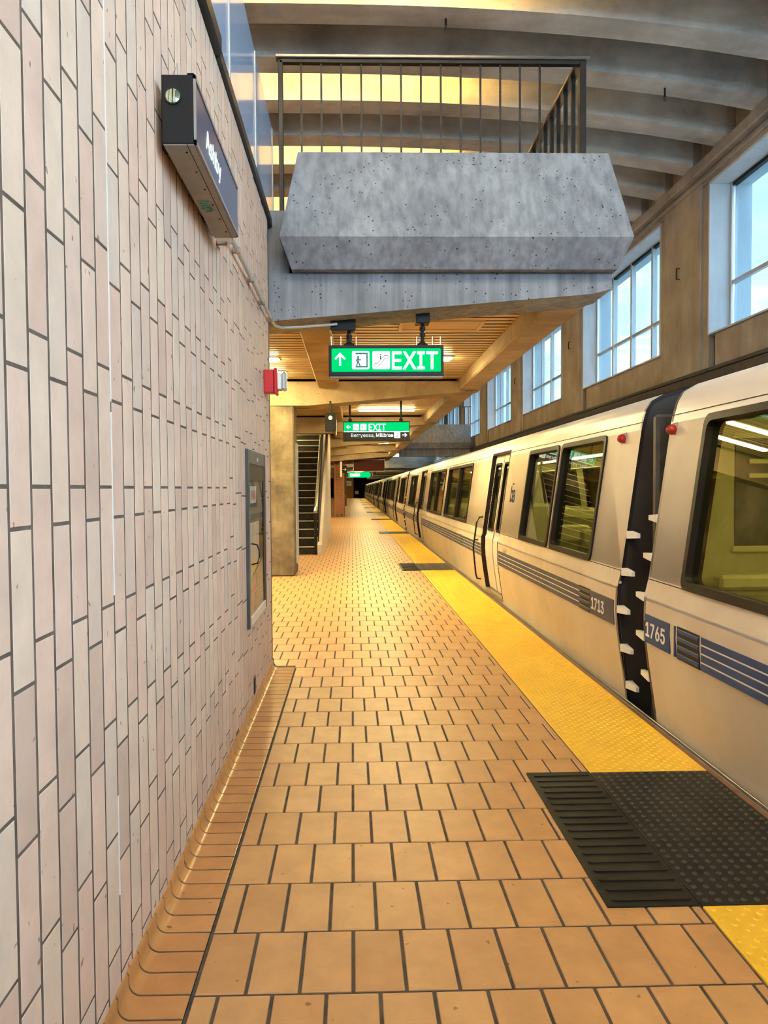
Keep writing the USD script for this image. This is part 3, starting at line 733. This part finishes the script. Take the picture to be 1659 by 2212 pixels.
            for yj, sg in ((a, 1), (b_, -1)):
                v = []; zz = [z for z in P[:, 1] if DZ0 < z < DZ1]; zz = [DZ0] + zz + [DZ1]
                for z in zz: v += [(px(z) - .004, yj, z), (px(z) + .10, yj, z), (px(z) - .004, yj + sg * .012, z), (px(z) + .10, yj + sg * .012, z)]
                f = []
                for i in range(len(zz) - 1):
                    k = 4 * i; f += [(k, k + 1, k + 5, k + 4), (k + 2, k + 6, k + 7, k + 3), (k, k + 4, k + 6, k + 2), (k + 1, k + 3, k + 7, k + 5)]
                jb.add(v, f)
            jb.box(px(DZ1) - .004, px(DZ1) + .1, a, b_, DZ1 - .03, DZ1)
            M_(jb); put(jb, 'door_jamb', 'gasket')
            g = MB().box(px(DZ0) - .012, px(DZ0) + .12, a, b_, DZ0 - .035, DZ0 + .004); M_(g); put(g, 'door_sill', 'steel')
            if side == 0:
                for yh in ((b_ + .33,) if b_ < yz - 3 else ()):
                    pts = [(px(.12) - .005, yh + .05, .12), (px(.12) - .06, yh + .03, .13), (px(.2) - .075, yh, .2), (px(.6) - .07, yh - .04, .6), (px(.95) - .065, yh - .1, .98), (px(1.06) - .05, yh - .16, 1.06), (px(1.06) - .0, yh - .2, 1.07)]
                    h = put(MB().tube(pts, .013, 6), 'grab_handle', 'black')
                    put(MB().tube([(px(.72), yh - .05, .72), (px(.72) - .06, yh - .05, .72)], .011, 6), 'handle_bracket', 'black', h)
    # seams, stripes, numbers
    sm = MB()
    for a, b_ in zip([ya] + [d[1] for d in doors], [d[0] for d in doors] + [yz]):
        for z in (1.952, .905):
            segs = [(a, b_)]
            if z < 1:
                pass
            for s0, s1 in segs: sm.box(px(z) - .0025, px(z) + .01, s0, s1, z - .0025, z + .0025)
        put(MB().box(px(.83) - .006, px(.83) + .01, a, b_, .812, .828), 'belt_rib', 'cream')
    put(sm, 'panel_seam', 'gasket')
    bands = [(.506, .545), (.553, .592), (.600, .639), (.647, .686)]
    for s0, s1, solid in stripe_rng:
        if solid: put(MB().cbox(1.8715, 1.885, s0, s1, .506, .686, .001), 'number_band', blue)
        else:
            for z0_, z1_ in bands: put(MB().cbox(1.8715, 1.885, s0, s1, z0_, z1_, .001), 'stripe', blue)
            put(MB().box(1.8725, 1.885, s0, s1, .51, .68), 'stripe_ground', 'white')
    for lv in louvers:
        L_ = put(MB().box(1.8725, 1.885, lv - .14, lv + .14, .503, .690), 'louver_back', 'gasket')
        for z in (.515, .562, .609, .656): put(MB().cbox(1.868, 1.884, lv - .135, lv + .135, z - .002, z + .022, .003), 'louver_blade', blue, L_)
    if number:
        put(MB().text(number, .088, (1.8713, number_y, .548), UV, (0, 0, 1), .0022, True), 'car_number', 'white', lab='white car number on the blue band')
    if logo_y:
        zz = np.array([1.325, 1.54]); o = np.array([px(1.325) - .001, logo_y, 1.325]); s_ = np.array([px(1.545) - px(1.325), 0, .22]); s_ /= np.linalg.norm(s_)
        put(MB().text('b', .19, o, UV, s_, .002, True), 'emblem_letter', 'black')
        put(MB().text('a', .19, o + UV * .125, UV, s_, .0022, True), 'emblem_letter', 'blue')
        put(MB().text('bart', .03, o + UV * .06 + s_ * .205, UV, s_, .002), 'emblem_print', 'grey_print')
    for yl in lamps:
        L_ = put(MB().cbox(2.032, 2.06, yl - .035, yl + .035, 1.80, 1.90, .008), 'lamp_base', 'steel')
        s = trimesh.creation.icosphere(2, .034); s.apply_scale((1.2, 1, 1)); s.apply_translation((2.022, yl, 1.857))
        put(MB().mesh(s), 'marker_lamp', 'red', L_, smooth=True, lab='red marker lamp')
    # saloon: tubes, seats, poles
    for x in (2.72, 2 * XC - 2.72): put(MB().cbox(x - .045, x + .045, ya + .5, yz - .5, 2.02, 2.055, .01), 'saloon_tube', 'tube_train')
    for x in (2.5, 2 * XC - 2.5): put(MB().tube([(x, ya + .6, 1.86), (x, yz - .6, 1.86)], .016, 6), 'ceiling_rail', 'steel')
    if seats:
        y = ya + .9
        while y < yz - 1.2:
            if not any(a - .9 < y < b_ + .25 for a, b_ in doors):
                for x in (2.10, 2.56, 3.93, 4.39):
                    cu = MB().cbox(x, x + .43, y + .10, y + .55, .38, .46, .03)
                    cu.hull([(x, y + .0, .40), (x + .43, y, .40), (x, y + .12, .40), (x + .43, y + .12, .40), (x + .03, y - .08, .98), (x + .40, y - .08, .98), (x + .03, y - .01, .98), (x + .40, y - .01, .98)]).box(x + .1, x + .33, y + .15, y + .4, 0, .38)
                    s = put(cu, 'seat', 'seat')
                    put(MB().cbox(x + .04, x + .39, y - .10, y - .005, .93, 1.10, .02), 'headrest', 'seat_head', s)
            y += .86
    for a, b_ in doors:
        for yy in (a - .12, b_ + .12):
            put(MB().tube([(2.62, yy, 0), (2.62, yy, .8), (2.66, yy, 1.3), (2.78, yy, 1.75), (2.80, yy, 2.05)], .018, 6), 'grab_pole', 'steel')
            put(MB().box(2.1, 2.6, yy - .012, yy + .012, .25, 1.25), 'draught_screen', 'saloon')
    return T


A = 5.247
W2 = [(A + .69, A + 1.935, None), (A + 2.05, A + 3.26, None), (A + 7.25, A + 10.33, A + 8.76), (A + 10.81, A + 13.86, A + 12.31), (A + 17.75, A + 18.95, None), (A + 19.05, A + 20.21, None)]
D2 = [(A + 4.375, A + 5.60), (A + 15.08, A + 16.55)]
S2 = [(A + .06, A + .60, True), (A + .87, A + 4.33, False), (A + 5.65, A + 15.03, False), (A + 16.6, A + 20.8, False), (A + 21.1, A + 21.64, True)]
car2 = make_car((A, A + LCAR), W2, D2, 'train_car', 'cream train car with its doors and a letter emblem, second from the camera', 'blue_grey', '1713', A + .56, (A + .735, A + 7.62, A + 12.9, A + 20.95), A + 4.04, lamps=(A + .31,), stripe_rng=S2)
B = 4.76
W1 = [(B - 1.80, B - .50, None), (B - 3.2, B - 1.92, None), (B - 10.33, B - 7.25, B - 8.79), (B - 13.86, B - 10.81, B - 12.33), (B - 20.2, B - 17.75, B - 18.97)]
D1 = [(B - 5.6, B - 4.375), (B - 16.6, B - 15.1)]
S1 = [(B - .40, B - .03, True), (B - .48, B - .46, True), (B - 4.33, B - .80, False), (B - 15.0, B - 5.65, False)]
car1 = make_car((B - LCAR, B), W1, D1, 'train_car', 'nearest cream train car with big saloon window and blue stripes', 'blue', '1765', B - .045, (B - .64,), None, lamps=(B - .075,), stripe_rng=S1)
lab_far = ['third train car along, its windows narrow with distance', 'fourth train car along, partly in the dark roof shade', 'fifth train car along near the tunnel', 'last train car by the dark tunnel mouth']
PITCH = LCAR + .487
for k, lab in enumerate(lab_far):
    x = UsdGeom.Xform.Define(stage, numbered('/World', 'train_car'))
    x.GetPrim().GetReferences().AddInternalReference(car2.GetPath())
    x.GetPrim().SetInstanceable(True)
    UsdGeom.Xformable(x).ClearXformOpOrder()
    x.GetPrim().GetAttribute('xformOp:translate').Set(Gf.Vec3d(XC, A + PITCH * (k + 1), 0))
    UsdGeom.Xformable(x).SetXformOpOrder([UsdGeom.XformOp(x.GetPrim().GetAttribute('xformOp:translate'))])
    tag(x, lab, 'train car')


# gangway between cars: bellows and two combs of white rubber fins
def gangway(y0, y1, label, fins=True, group=None):
    g = thing('gangway', label, 'gangway', group=group)
    MB().cbox(2.25, 4.7, y0 + .01, y1 - .01, -.15, 2.03, .05).build('bellows', 'dark', g)
    MB().cbox(2.02, 2.16, y0 + .16, y0 + .24, -.1, 1.98, .02).build('barrier_post', 'rubber', g)
    MB().cbox(2.10, 2.22, y1 - .16, y1 - .05, -.1, 1.95, .02).build('barrier_post', 'gasket', g)
    if fins:
        for z in (1.294, 1.044, .786, .528, .262):
            x = px(z); MB().hull([(x - .005, y0 + .002, z - .027), (x - .005, y0 + .002, z + .027), (x + .045, y0 + .002, z + .027), (x + .045, y0 + .002, z - .027), (x + .005, y0 + .155, z - .016), (x + .005, y0 + .155, z + .016), (x + .03, y0 + .155, z + .016), (x + .03, y0 + .155, z - .016)]).build('fin', 'fin', g)
        for z in (1.159, .896, .631, .355, .09):
            x = px(z) + .004; MB().hull([(x - .005, y1 - .002, z - .027), (x - .005, y1 - .002, z + .027), (x + .045, y1 - .002, z + .027), (x + .045, y1 - .002, z - .027), (x + .012, y1 - .155, z - .016), (x + .012, y1 - .155, z + .016), (x + .035, y1 - .155, z + .016), (x + .035, y1 - .155, z - .016)]).build('fin', 'fin', g)


gangway(B, A, 'dark gap with white rubber fins between the two nearest train cars')
gangway(A + LCAR, A + PITCH, 'dark gangway with small white fins between second and third cars')
gangway(A + LCAR + PITCH, A + 2 * PITCH, 'dark gangway between the third and fourth train cars', False)
gangway(A + LCAR + 2 * PITCH, A + 3 * PITCH, 'dark gangway between the fourth and fifth train cars', False)

# ================================================================== SIGNS
# ---- station name box on the wall
s = thing('station_sign', 'dark box sign bracketed off the tiled wall reading Ashby', 'sign')
sx0, sx1, sya, syb, sz0, sz1 = -.655, -.54, 2.67, 3.645, 2.708, 2.945
MB().cbox(sx0, sx1 - .004, sya, syb, sz0, sz1, .003).build('housing', 'black', s)
MB().box(sx0 + .004, sx1 - .030, sya + .004, syb - .002, sz0 - .004, sz0).build('bottom_cover', 'housing', s)
MB().box(sx1 - .027, sx1 - .004, sya + .004, syb - .002, sz0 - .004, sz0).build('bottom_lip', 'housing', s)
for i in range(6):
    y = sya + .06 + .165 * i
    MB().tube([(sx1 - .042, y, sz0 - .007), (sx1 - .042, y, sz0 - .003)], .004, 6).build('screw', 'black', s)
MB().box(sx1 - .004, sx1, sya + .012, syb - .012, sz0 + .014, sz1 - .014).build('face', 'screen', s)
q = MB()
for (a, b, c, d) in ((sya, sya + .012, sz0, sz1), (syb - .012, syb, sz0, sz1), (sya, syb, sz0, sz0 + .014), (sya, syb, sz1 - .014, sz1)): q.box(sx1 - .004, sx1 + .004, a, b, c, d)
q.build('bezel', 'housing', s)
MB().text('Ashby', .074, (sx1, 2.872, 2.785), (0, 1, 0), (0, 0, 1), .002, False, .315).build('lettering', 'letter_lit', s, label='white lit letters reading Ashby')
# port in the end face
MB().shape(Point(0, 0).buffer(.031).difference(Point(0, 0).buffer(.026)), .004, (sx0 + .04, sya, 2.872), (1, 0, 0), (0, 0, 1)).build('port_rim', 'rail_steel', s)
lens = trimesh.creation.icosphere(3, .1); lens = trimesh.intersections.slice_mesh_plane(lens, (0, -1, 0), (0, -.0955, 0), cap=False); lens.apply_translation((sx0 + .04, sya + .0945, 2.872))
MB().mesh(lens).build('port_lens', 'mirror', s, smooth=True, label='round reflecting lens')
MB().box(sx0 + .0385, sx0 + .0415, sya - .008, sya - .004, 2.845, 2.899).build('port_bar', 'black', s)
MB().tube([(sx0 + .045, sya + .05, sz1), (sx0 + .045, sya + .05, sz1 + .065)], .0022, 5).build('suspension_wire', 'steel', s)
MB().tube([(sx0 + .045, sya + .05, sz1 + .06), (WX, sya + .16, sz1 + .02)], .0016, 4).build('suspension_wire', 'steel', s)
MB().cbox(sx0 + .03, sx0 + .065, sya + .03, sya + .07, sz1, sz1 + .008, .002).cbox(sx1 - .025, sx1 - .001, sya, sya + .05, sz1, sz1 + .006, .002).build('top_clip', 'black', s)
MB().cbox(sx0 - .03, sx0 + .01, sya + .1, sya + .16, sz0 + .03, sz1 - .03, .003).cbox(sx0 - .03, sx0 + .01, syb - .16, syb - .1, sz0 + .03, sz1 - .03, .003).build('wall_bracket', 'black', s)
MB().cbox(sx0 + .004, sx1 - .028, syb, syb + .05, sz0 - .004, sz0 + .03, .004).build('cable_gland', 'steel', s)
pts = [(0, 0), (.004, .05), (.014, .008), (.022, .048), (.03, .006), (.038, .03), (.05, .012), (.054, .04), (.066, .008), (.07, .05), (.075, .02), (.09, .048), (.085, .0), (.10, .06), (.125, .012)]
MB().tube([(sx0 + .018 + .9 * a, 3.18 + b_ * 1.0, sz0 - .0065) for b_, a in pts], .002, 5).build('scrawl', 'graffiti', s, label='green scrawled tag under the box')

# ---- conduit along the wall to the first sign
c = thing('conduit', 'pale conduit clipped along the tiled wall from the box sign', 'conduit')
MB().tube([(-.60, 3.70, 2.73), (-.615, 3.85, 2.75), (-.64, 4.0, 2.83), (-.645, 4.2, 2.86), (-.645, 6.28, 2.875)], .0135, 8).build('pipe', 'alu', c, smooth=60)
MB().tube([(-.645, 6.26, 2.875), (-.64, 6.42, 2.885), (-.60, 6.52, 2.89), (-.45, 6.56, 2.905), (-.12, 6.56, 2.93)], .0135, 8).build('pipe', 'alu', c, smooth=60)
for y in (3.86, 4.35, 4.95, 5.55, 6.1): MB().cbox(WX + .003, -.63, y - .012, y + .012, 2.74 if y < 4 else 2.85, 2.765 if y < 4 else 2.885, .003).build('clip', 'housing', c)

# ---- lit exit signs
UXx, VZ = (1, 0, 0), (0, 0, 1)


def arrow(ang, r):
    a = unary_union([LineString([(0, -r), (0, r * .9)]).buffer(r * .17, cap_style=2), LineString([(-r * .85, .1 * r), (0, r), (r * .85, .1 * r)]).buffer(r * .17, cap_style=2, join_style=2)])
    from shapely import affinity
    return affinity.rotate(a, ang, origin=(0, 0))


def walker(k):
    return unary_union([Point(0, .42 * k).buffer(.07 * k), LineString([(0, .30 * k), (0, .02 * k)]).buffer(.075 * k), LineString([(0, .02 * k), (-.12 * k, -.38 * k)]).buffer(.05 * k), LineString([(0, .02 * k), (.16 * k, -.36 * k)]).buffer(.05 * k),
                        LineString([(0, .28 * k), (-.17 * k, .08 * k), (-.1 * k, .0)]).buffer(.035 * k), LineString([(0, .28 * k), (.16 * k, .1 * k), (.24 * k, .16 * k)]).buffer(.035 * k)])


s1 = thing('exit_sign', 'large green lit EXIT sign hanging under the concrete balcony beam', 'sign')
ex0, ex1, ez0, ez1, ey = -.198, .812, 2.482, 2.755, 6.60
MB().cbox(ex0, ex1, ey, ey + .12, ez0, ez1, .004).build('housing', 'black', s1)
MB().box(ex0 + .01, ex1 - .01, ey - .002, ey + .10, ez0 - .012, ez0).build('bottom_cover', 'housing', s1)
MB().shape(rrect(ex0 + .025, ex1 - .025, ez0 + .040, ez1 - .030, .012), .003, (0, ey, 0), UXx, VZ).build('green_face', 'green_lit', s1, label='green lit face')
YF = ey - .003
MB().shape(arrow(0, .052), .002, (ex0 + .100, YF, 2.626), UXx, VZ).build('arrow', 'white_lit', s1)
pl1, pl2 = [MB().shape(rrect(-.077, .077, -.079, .079, .012), .002, (ex0 + xp - .02, YF, 2.623), UXx, VZ).build('pictogram_plate', 'white_lit', s1) for xp in (.300, .480)]
YP = YF - .002
MB().shape(unary_union([LineString([(-.045, .058), (.055, .058), (.055, -.058), (-.045, -.058)]).buffer(.006, cap_style=2, join_style=2)]), .001, (ex0 + .28, YP, 2.623), UXx, VZ).build('door_pictogram', 'teal_print', pl1)
MB().shape(walker(.10), .001, (ex0 + .257, YP, 2.612), UXx, VZ).build('walker_pictogram', 'teal_print', pl1)
esc = LineString([(-.052, -.042), (-.028, -.042), (.028, .026), (.052, .026)]).buffer(.0135)
MB().shape(esc.difference(esc.buffer(-.0042)), .001, (ex0 + .46, YP, 2.623), UXx, VZ).build('escalator_pictogram', 'grey_print', pl2)
MB().shape(unary_union([Point(-.005, .048).buffer(.006), sbox(-.010, .006, .0, .038)]), .001, (ex0 + .46, YP, 2.623), UXx, VZ).build('rider_pictogram', 'grey_print', pl2)
MB().text('EXIT', .150, (ex0 + .552, YF, 2.545), UXx, VZ, .002, True, .408).build('lettering', 'white_lit', s1, label='white lit letters reading EXIT')
MB().shape(rrect(ex0 + .025, ex1 - .025, ez0 + .040, ez1 - .030, .012), .003, (0, ey + .12, 0), (1, 0, 0), (0, 0, 1), (0, 1, 0)).build('back_face', 'green_lit', s1)
MB().shape(arrow(0, .052), .002, (ex1 - .1, ey + .123, 2.626), (-1, 0, 0), VZ).build('arrow', 'white_lit', s1)
MB().text('EXIT', .150, (ex1 - .20, ey + .123, 2.545), (-1, 0, 0), VZ, .002, True, .408).build('lettering', 'white_lit', s1)
for x, zt, wide in ((-.02, 2.955, .20), (.63, 3.02, .12)):
    b = s1
    MB().cbox(x - wide * .8 if x < 0 else x - .06, x + .06, ey - .01, ey + .13, zt - .075, zt + .03, .006).build('mount_box', 'black', b)
    MB().tube([(x, ey + .06, zt - .07), (x, ey + .06, ez1)], .016, 10).build('stem', 'black', b)
    for z_ in (zt - .10, (zt + ez1) / 2 - .02): MB().tube([(x, ey + .06, z_), (x, ey + .06, z_ - .03)], .026, 10).build('collar', 'black', b)
    MB().tube([(x, ey + .06, ez1), (x, ey + .06, ez1 + .012), (x, ey + .06, ez1 + .04)], [.055, .05, .018], 12).build('flange', 'black', b)
for x in (-.175, -.09, .045, .58, .72, .79): MB().tube([(x, ey + .06, ez1), (x, ey + .06, ez1 + .085)], .004, 5).build('bird_spike', 'steel', s1)

s2 = thing('exit_sign', 'two-line hanging sign, green EXIT above black Berryessa, Millbrae', 'sign')
ax0, ax1, az0, az1, ay = -.155, 1.035, 2.345, 2.695, 13.40
MB().cbox(ax0, ax1, ay, ay + .14, az0, az1, .005).build('housing', 'black', s2)
MB().shape(rrect(ax0 + .01, ax1 - .01, az0 + .165, az1 - .018, .012), .003, (0, ay, 0), UXx, VZ).build('green_face', 'green_lit', s2, label='green lit face')
MB().box(ax0 + .01, ax1 - .01, ay - .004, ay, az0 + .157, az0 + .175).build('white_line', 'white_lit', s2)
MB().shape(arrow(90, .038), .002, (ax0 + .10, ay - .003, az0 + .25), UXx, VZ).build('arrow', 'white_lit', s2)
pl3, pl4 = [MB().shape(rrect(-.055, .055, -.058, .058, .01), .002, (ax0 + xp, ay - .003, az0 + .247), UXx, VZ).build('pictogram_plate', 'white_lit', s2) for xp in (.23, .36)]
MB().shape(LineString([(-.03, .03), (.035, -.03)]).buffer(.004), .001, (ax0 + .23, ay - .005, az0 + .247), UXx, VZ).build('stair_pictogram', 'grey_print', pl3)
MB().shape(walker(.06), .001, (ax0 + .345, ay - .005, az0 + .247), UXx, VZ).build('walker_pictogram', 'teal_print', pl4)
MB().text('EXIT', .115, (ax0 + .455, ay - .003, az0 + .187), UXx, VZ, .002, True, .31).build('lettering', 'white_lit', s2, label='white lit letters reading EXIT')
MB().text('Berryessa,', .062, (ax0 + .14, ay - .003, az0 + .073), UXx, VZ, .002, False, .42).build('lettering', 'letter_lit', s2)
MB().text('Millbrae', .062, (ax0 + .585, ay - .003, az0 + .073), UXx, VZ, .002, True, .31).build('lettering', 'white_lit', s2)
MB().shape(rrect(-.056, .056, -.056, .056, .01), .002, (ax0 + .965, ay - .003, az0 + .105), UXx, VZ).build('platform_plate', 'white_lit', s2)
MB().text('2', .07, (ax0 + .943, ay - .005, az0 + .07), UXx, VZ, .001).build('platform_number', 'grey_print', s2)
MB().shape(arrow(-90, .04), .002, (ax0 + 1.095, ay - .003, az0 + .105), UXx, VZ).build('arrow', 'white_lit', s2)
for x in (ax0 + .12, ax0 + 1.04):
    MB().tube([(x, ay + .07, az1), (x, ay + .07, 3.37)], .016, 8).build('stem', 'black', s2)
    MB().tube([(x, ay + .07, az1), (x, ay + .07, az1 + .05)], .035, 8).build('flange', 'black', s2)

s3 = thing('display_board', 'dark red switched-off matrix display hanging far down the platform', 'display')
MB().cbox(.05, 1.72, 39, 39.25, 2.38, 3.0, .01).build('housing', 'alu', s3)
MB().box(.08, 1.69, 38.99, 39, 2.41, 2.97).build('matrix', 'led_off', s3)
MB().tube([(.4, 39.1, 3.0), (.4, 39.1, 3.4)], .02, 6).tube([(1.35, 39.1, 3.0), (1.35, 39.1, 3.4)], .02, 6).build('stem', 'black', s3)
MB().box(.16, .55, 38.985, 39.0, 2.33, 2.37).build('caption', 'white', s3)
s4 = thing('exit_sign', 'small far green lit sign below the dark display board', 'sign')
MB().cbox(-.27, 1.28, 52, 52.15, 2.24, 2.62, .1).build('face', 'green_lit', s4)
MB().shape(rrect(-.15, .55, 2.33, 2.53, .02), .01, (0, 51.99, 0), UXx, VZ).build('lettering', 'white_lit', s4)
MB().tube([(.1, 52.1, 2.6), (.1, 52.1, 3.4)], .02, 6).tube([(.95, 52.1, 2.6), (.95, 52.1, 3.4)], .02, 6).build('stem', 'black', s4)
s5 = thing('blade_sign', 'small black and white sign beside the brown tiled pier', 'sign')
MB().cbox(-.50, -.28, 38.6, 38.7, 2.30, 2.68, .01).build('face', 'black', s5)
MB().shape(rrect(-.62, -.52, 2.1, 2.90, .02), .02, (0, 38.62, 0), UXx, VZ).build('white_edge', 'white', s5)
MB().shape(arrow(-90, .08), .01, (-.39, 38.6, 2.48), UXx, VZ).build('arrow', 'letter', s5)

# ---- camera housing under the second beam
t = thing('camera_housing', 'black camera housing with a white dot hanging from the beam by the stairs', 'camera')
MB().tube([(-.36, 12.72, 2.98), (-.36, 12.72, 2.76)], .018, 8).build('stem', 'black', t)
MB().cbox(-.45, -.27, 12.64, 12.80, 2.46, 2.77, .012).build('housing', 'black', t)
MB().shape(Point(0, 0).buffer(.035), .006, (-.36, 12.64, 2.69), UXx, VZ).build('lens_cover', 'white', t)
MB().cbox(-.27, -.255, 12.66, 12.78, 2.40, 2.66, .004).build('side_plate', 'alu', t)

# ---- fire alarm on the wall end
t = thing('fire_alarm', 'red fire alarm horn with clear strobe on the wall end', 'alarm')
MB().cbox(WX, -.60, 5.83, 5.95, 2.245, 2.425, .006).build('back_box', 'alarm_red', t)
MB().cbox(-.60, -.575, 5.815, 5.965, 2.235, 2.435, .008).build('horn_plate', 'alarm_red', t)
MB().cbox(-.575, -.545, 5.83, 5.95, 2.27, 2.40, .006).build('strobe_base', 'white', t)
MB().cbox(-.545, -.505, 5.84, 5.94, 2.265, 2.41, .015).build('strobe_lens', 'alu', t)

# ---- poster case
t = thing('poster_case', 'grey framed glass poster case set on the tiled wall', 'poster case')
fy0, fy1, fz0, fz1 = 4.775, 5.72, .60, 1.757
q = MB()
for (a, b, c_, d) in ((fy0, fy0 + .06, fz0, fz1), (fy1 - .05, fy1, fz0, fz1), (fy0 + .06, fy1 - .06, fz1 - .09, fz1), ): q.cbox(WX - .01, WX + .02, a, b, c_, d, .004)
q.build('frame', 'frame_grey', t)
MB().cbox(WX - .01, WX + .018, fy0 + .06, fy1 - .05, fz0, fz0 + .06, .004).build('bottom_rail', 'nosing', t, label='pale tan bottom rail')
q = MB()
for (a, b, c_, d) in ((fy0 + .06, fy0 + .10, fz0 + .06, fz1 - .09), (fy1 - .11, fy1 - .05, fz0 + .06, fz1 - .09), (fy0 + .10, fy1 - .11, fz1 - .20, fz1 - .09), ): q.cbox(WX - .01, WX + .014, a, b, c_, d, .003)
q.build('door_frame', 'rail_steel', t)
MB().box(WX - .012, WX + .002, fy0 + .10, fy1 - .11, fz0 + .06, fz1 - .2).build('back_board', 'black', t)
OY, OZ = (0, 1, 0), (0, 0, 1)


def flat(poly, m, name, n, lab=None): MB().shape(Polygon(poly), .001, (WX + n, 0, 0), OY, OZ).build(name, m, t, label=lab)


flat([(4.88, 1.28), (5.60, 1.28), (5.60, 1.555), (4.88, 1.555)], 'paper_grey', 'upper_sheet', .003)
flat([(4.96, 1.405), (5.25, 1.405), (5.27, 1.52), (4.96, 1.52)], 'white', 'sticker', .0045, 'white and pale red sticker')
flat([(4.99, 1.43), (5.21, 1.43), (5.21, 1.49), (4.99, 1.49)], 'paper_red', 'sticker_print', .0057)
flat([(4.88, 1.275), (5.42, 1.275), (5.40, 1.12), (5.46, .98), (5.30, .97), (5.10, .93), (4.88, .87)], 'paper_light', 'poster', .003)
flat([(5.12, 1.05), (5.30, .97), (5.10, .93), (5.05, .97)], 'paper_yellow', 'poster_flash', .0045)
flat([(4.88, .66), (5.60, .66), (5.60, .985), (5.3, .945), (4.98, .895), (4.88, .88)], 'paper_tan', 'lower_sheet', .004)
flat([(4.96, .78), (5.22, .80), (5.14, .93)], 'paper_red', 'triangle_print', .0055, 'red warning triangle')
MB().box(WX + .009, WX + .011, fy0 + .10, fy1 - .11, fz0 + .06, fz1 - .2).build('glazing', 'case_glass', t)
MB().tube([(WX + .011, 4.95, 1.14), (WX + .05, 4.95, 1.13), (WX + .062, 4.95, 1.09), (WX + .062, 4.95, 1.05), (WX + .05, 4.95, 1.01), (WX + .011, 4.95, 1.0)], .006, 6).build('pull_handle', 'black', t)
MB().cbox(WX + .02, WX + .023, 5.2, 5.26, 1.69, 1.715, .001).build('lock', 'alu', t)

t = thing('wall_socket', 'small dark recessed socket low on the tiled wall', 'socket')
MB().cbox(WX - .01, WX + .006, 5.06, 5.14, .10, .21, .003).build('plate', 'rail_steel', t)
MB().box(WX + .006, WX + .008, 5.075, 5.125, .115, .195).build('recess', 'black', t)

# ---- small sprinklers under the roof beams
for (x, y, lab) in ((1.145, 9.0, 'sprinkler hanging above the middle of the railing'), (4.2, 10.05, 'sprinkler hanging above the train side, beyond the railing')):
    t = thing('sprinkler', 'small dark ' + lab, 'sprinkler')
    z = zroof(x)
    MB().tube([(x, y, z + .01), (x, y, z - .11)], .013, 8).build('pipe', 'black', t)
    MB().tube([(x + .012 * math.cos(a), y, z - .14 + .03 * math.sin(a)) for a in np.linspace(0, 2 * math.pi, 13)], .004, 5).build('head', 'rail_steel', t)
for k, (yy, zz, lab) in enumerate(((12.7, 5.1, 'pier between the two nearest windows'), (19.05, 5.1, 'pier between second and third windows'), (25.4, 5.1, 'pier between third and fourth windows'))):
    t = thing('wall_hook', 'small dark hook on the concrete ' + lab, 'hook')
    MB().tube([(XW - .02, yy, zz + .09), (XW - .07, yy, zz + .09), (XW - .07, yy, zz - .09), (XW - .02, yy, zz - .09)], .012, 6).build('hook', 'rail_steel', t)
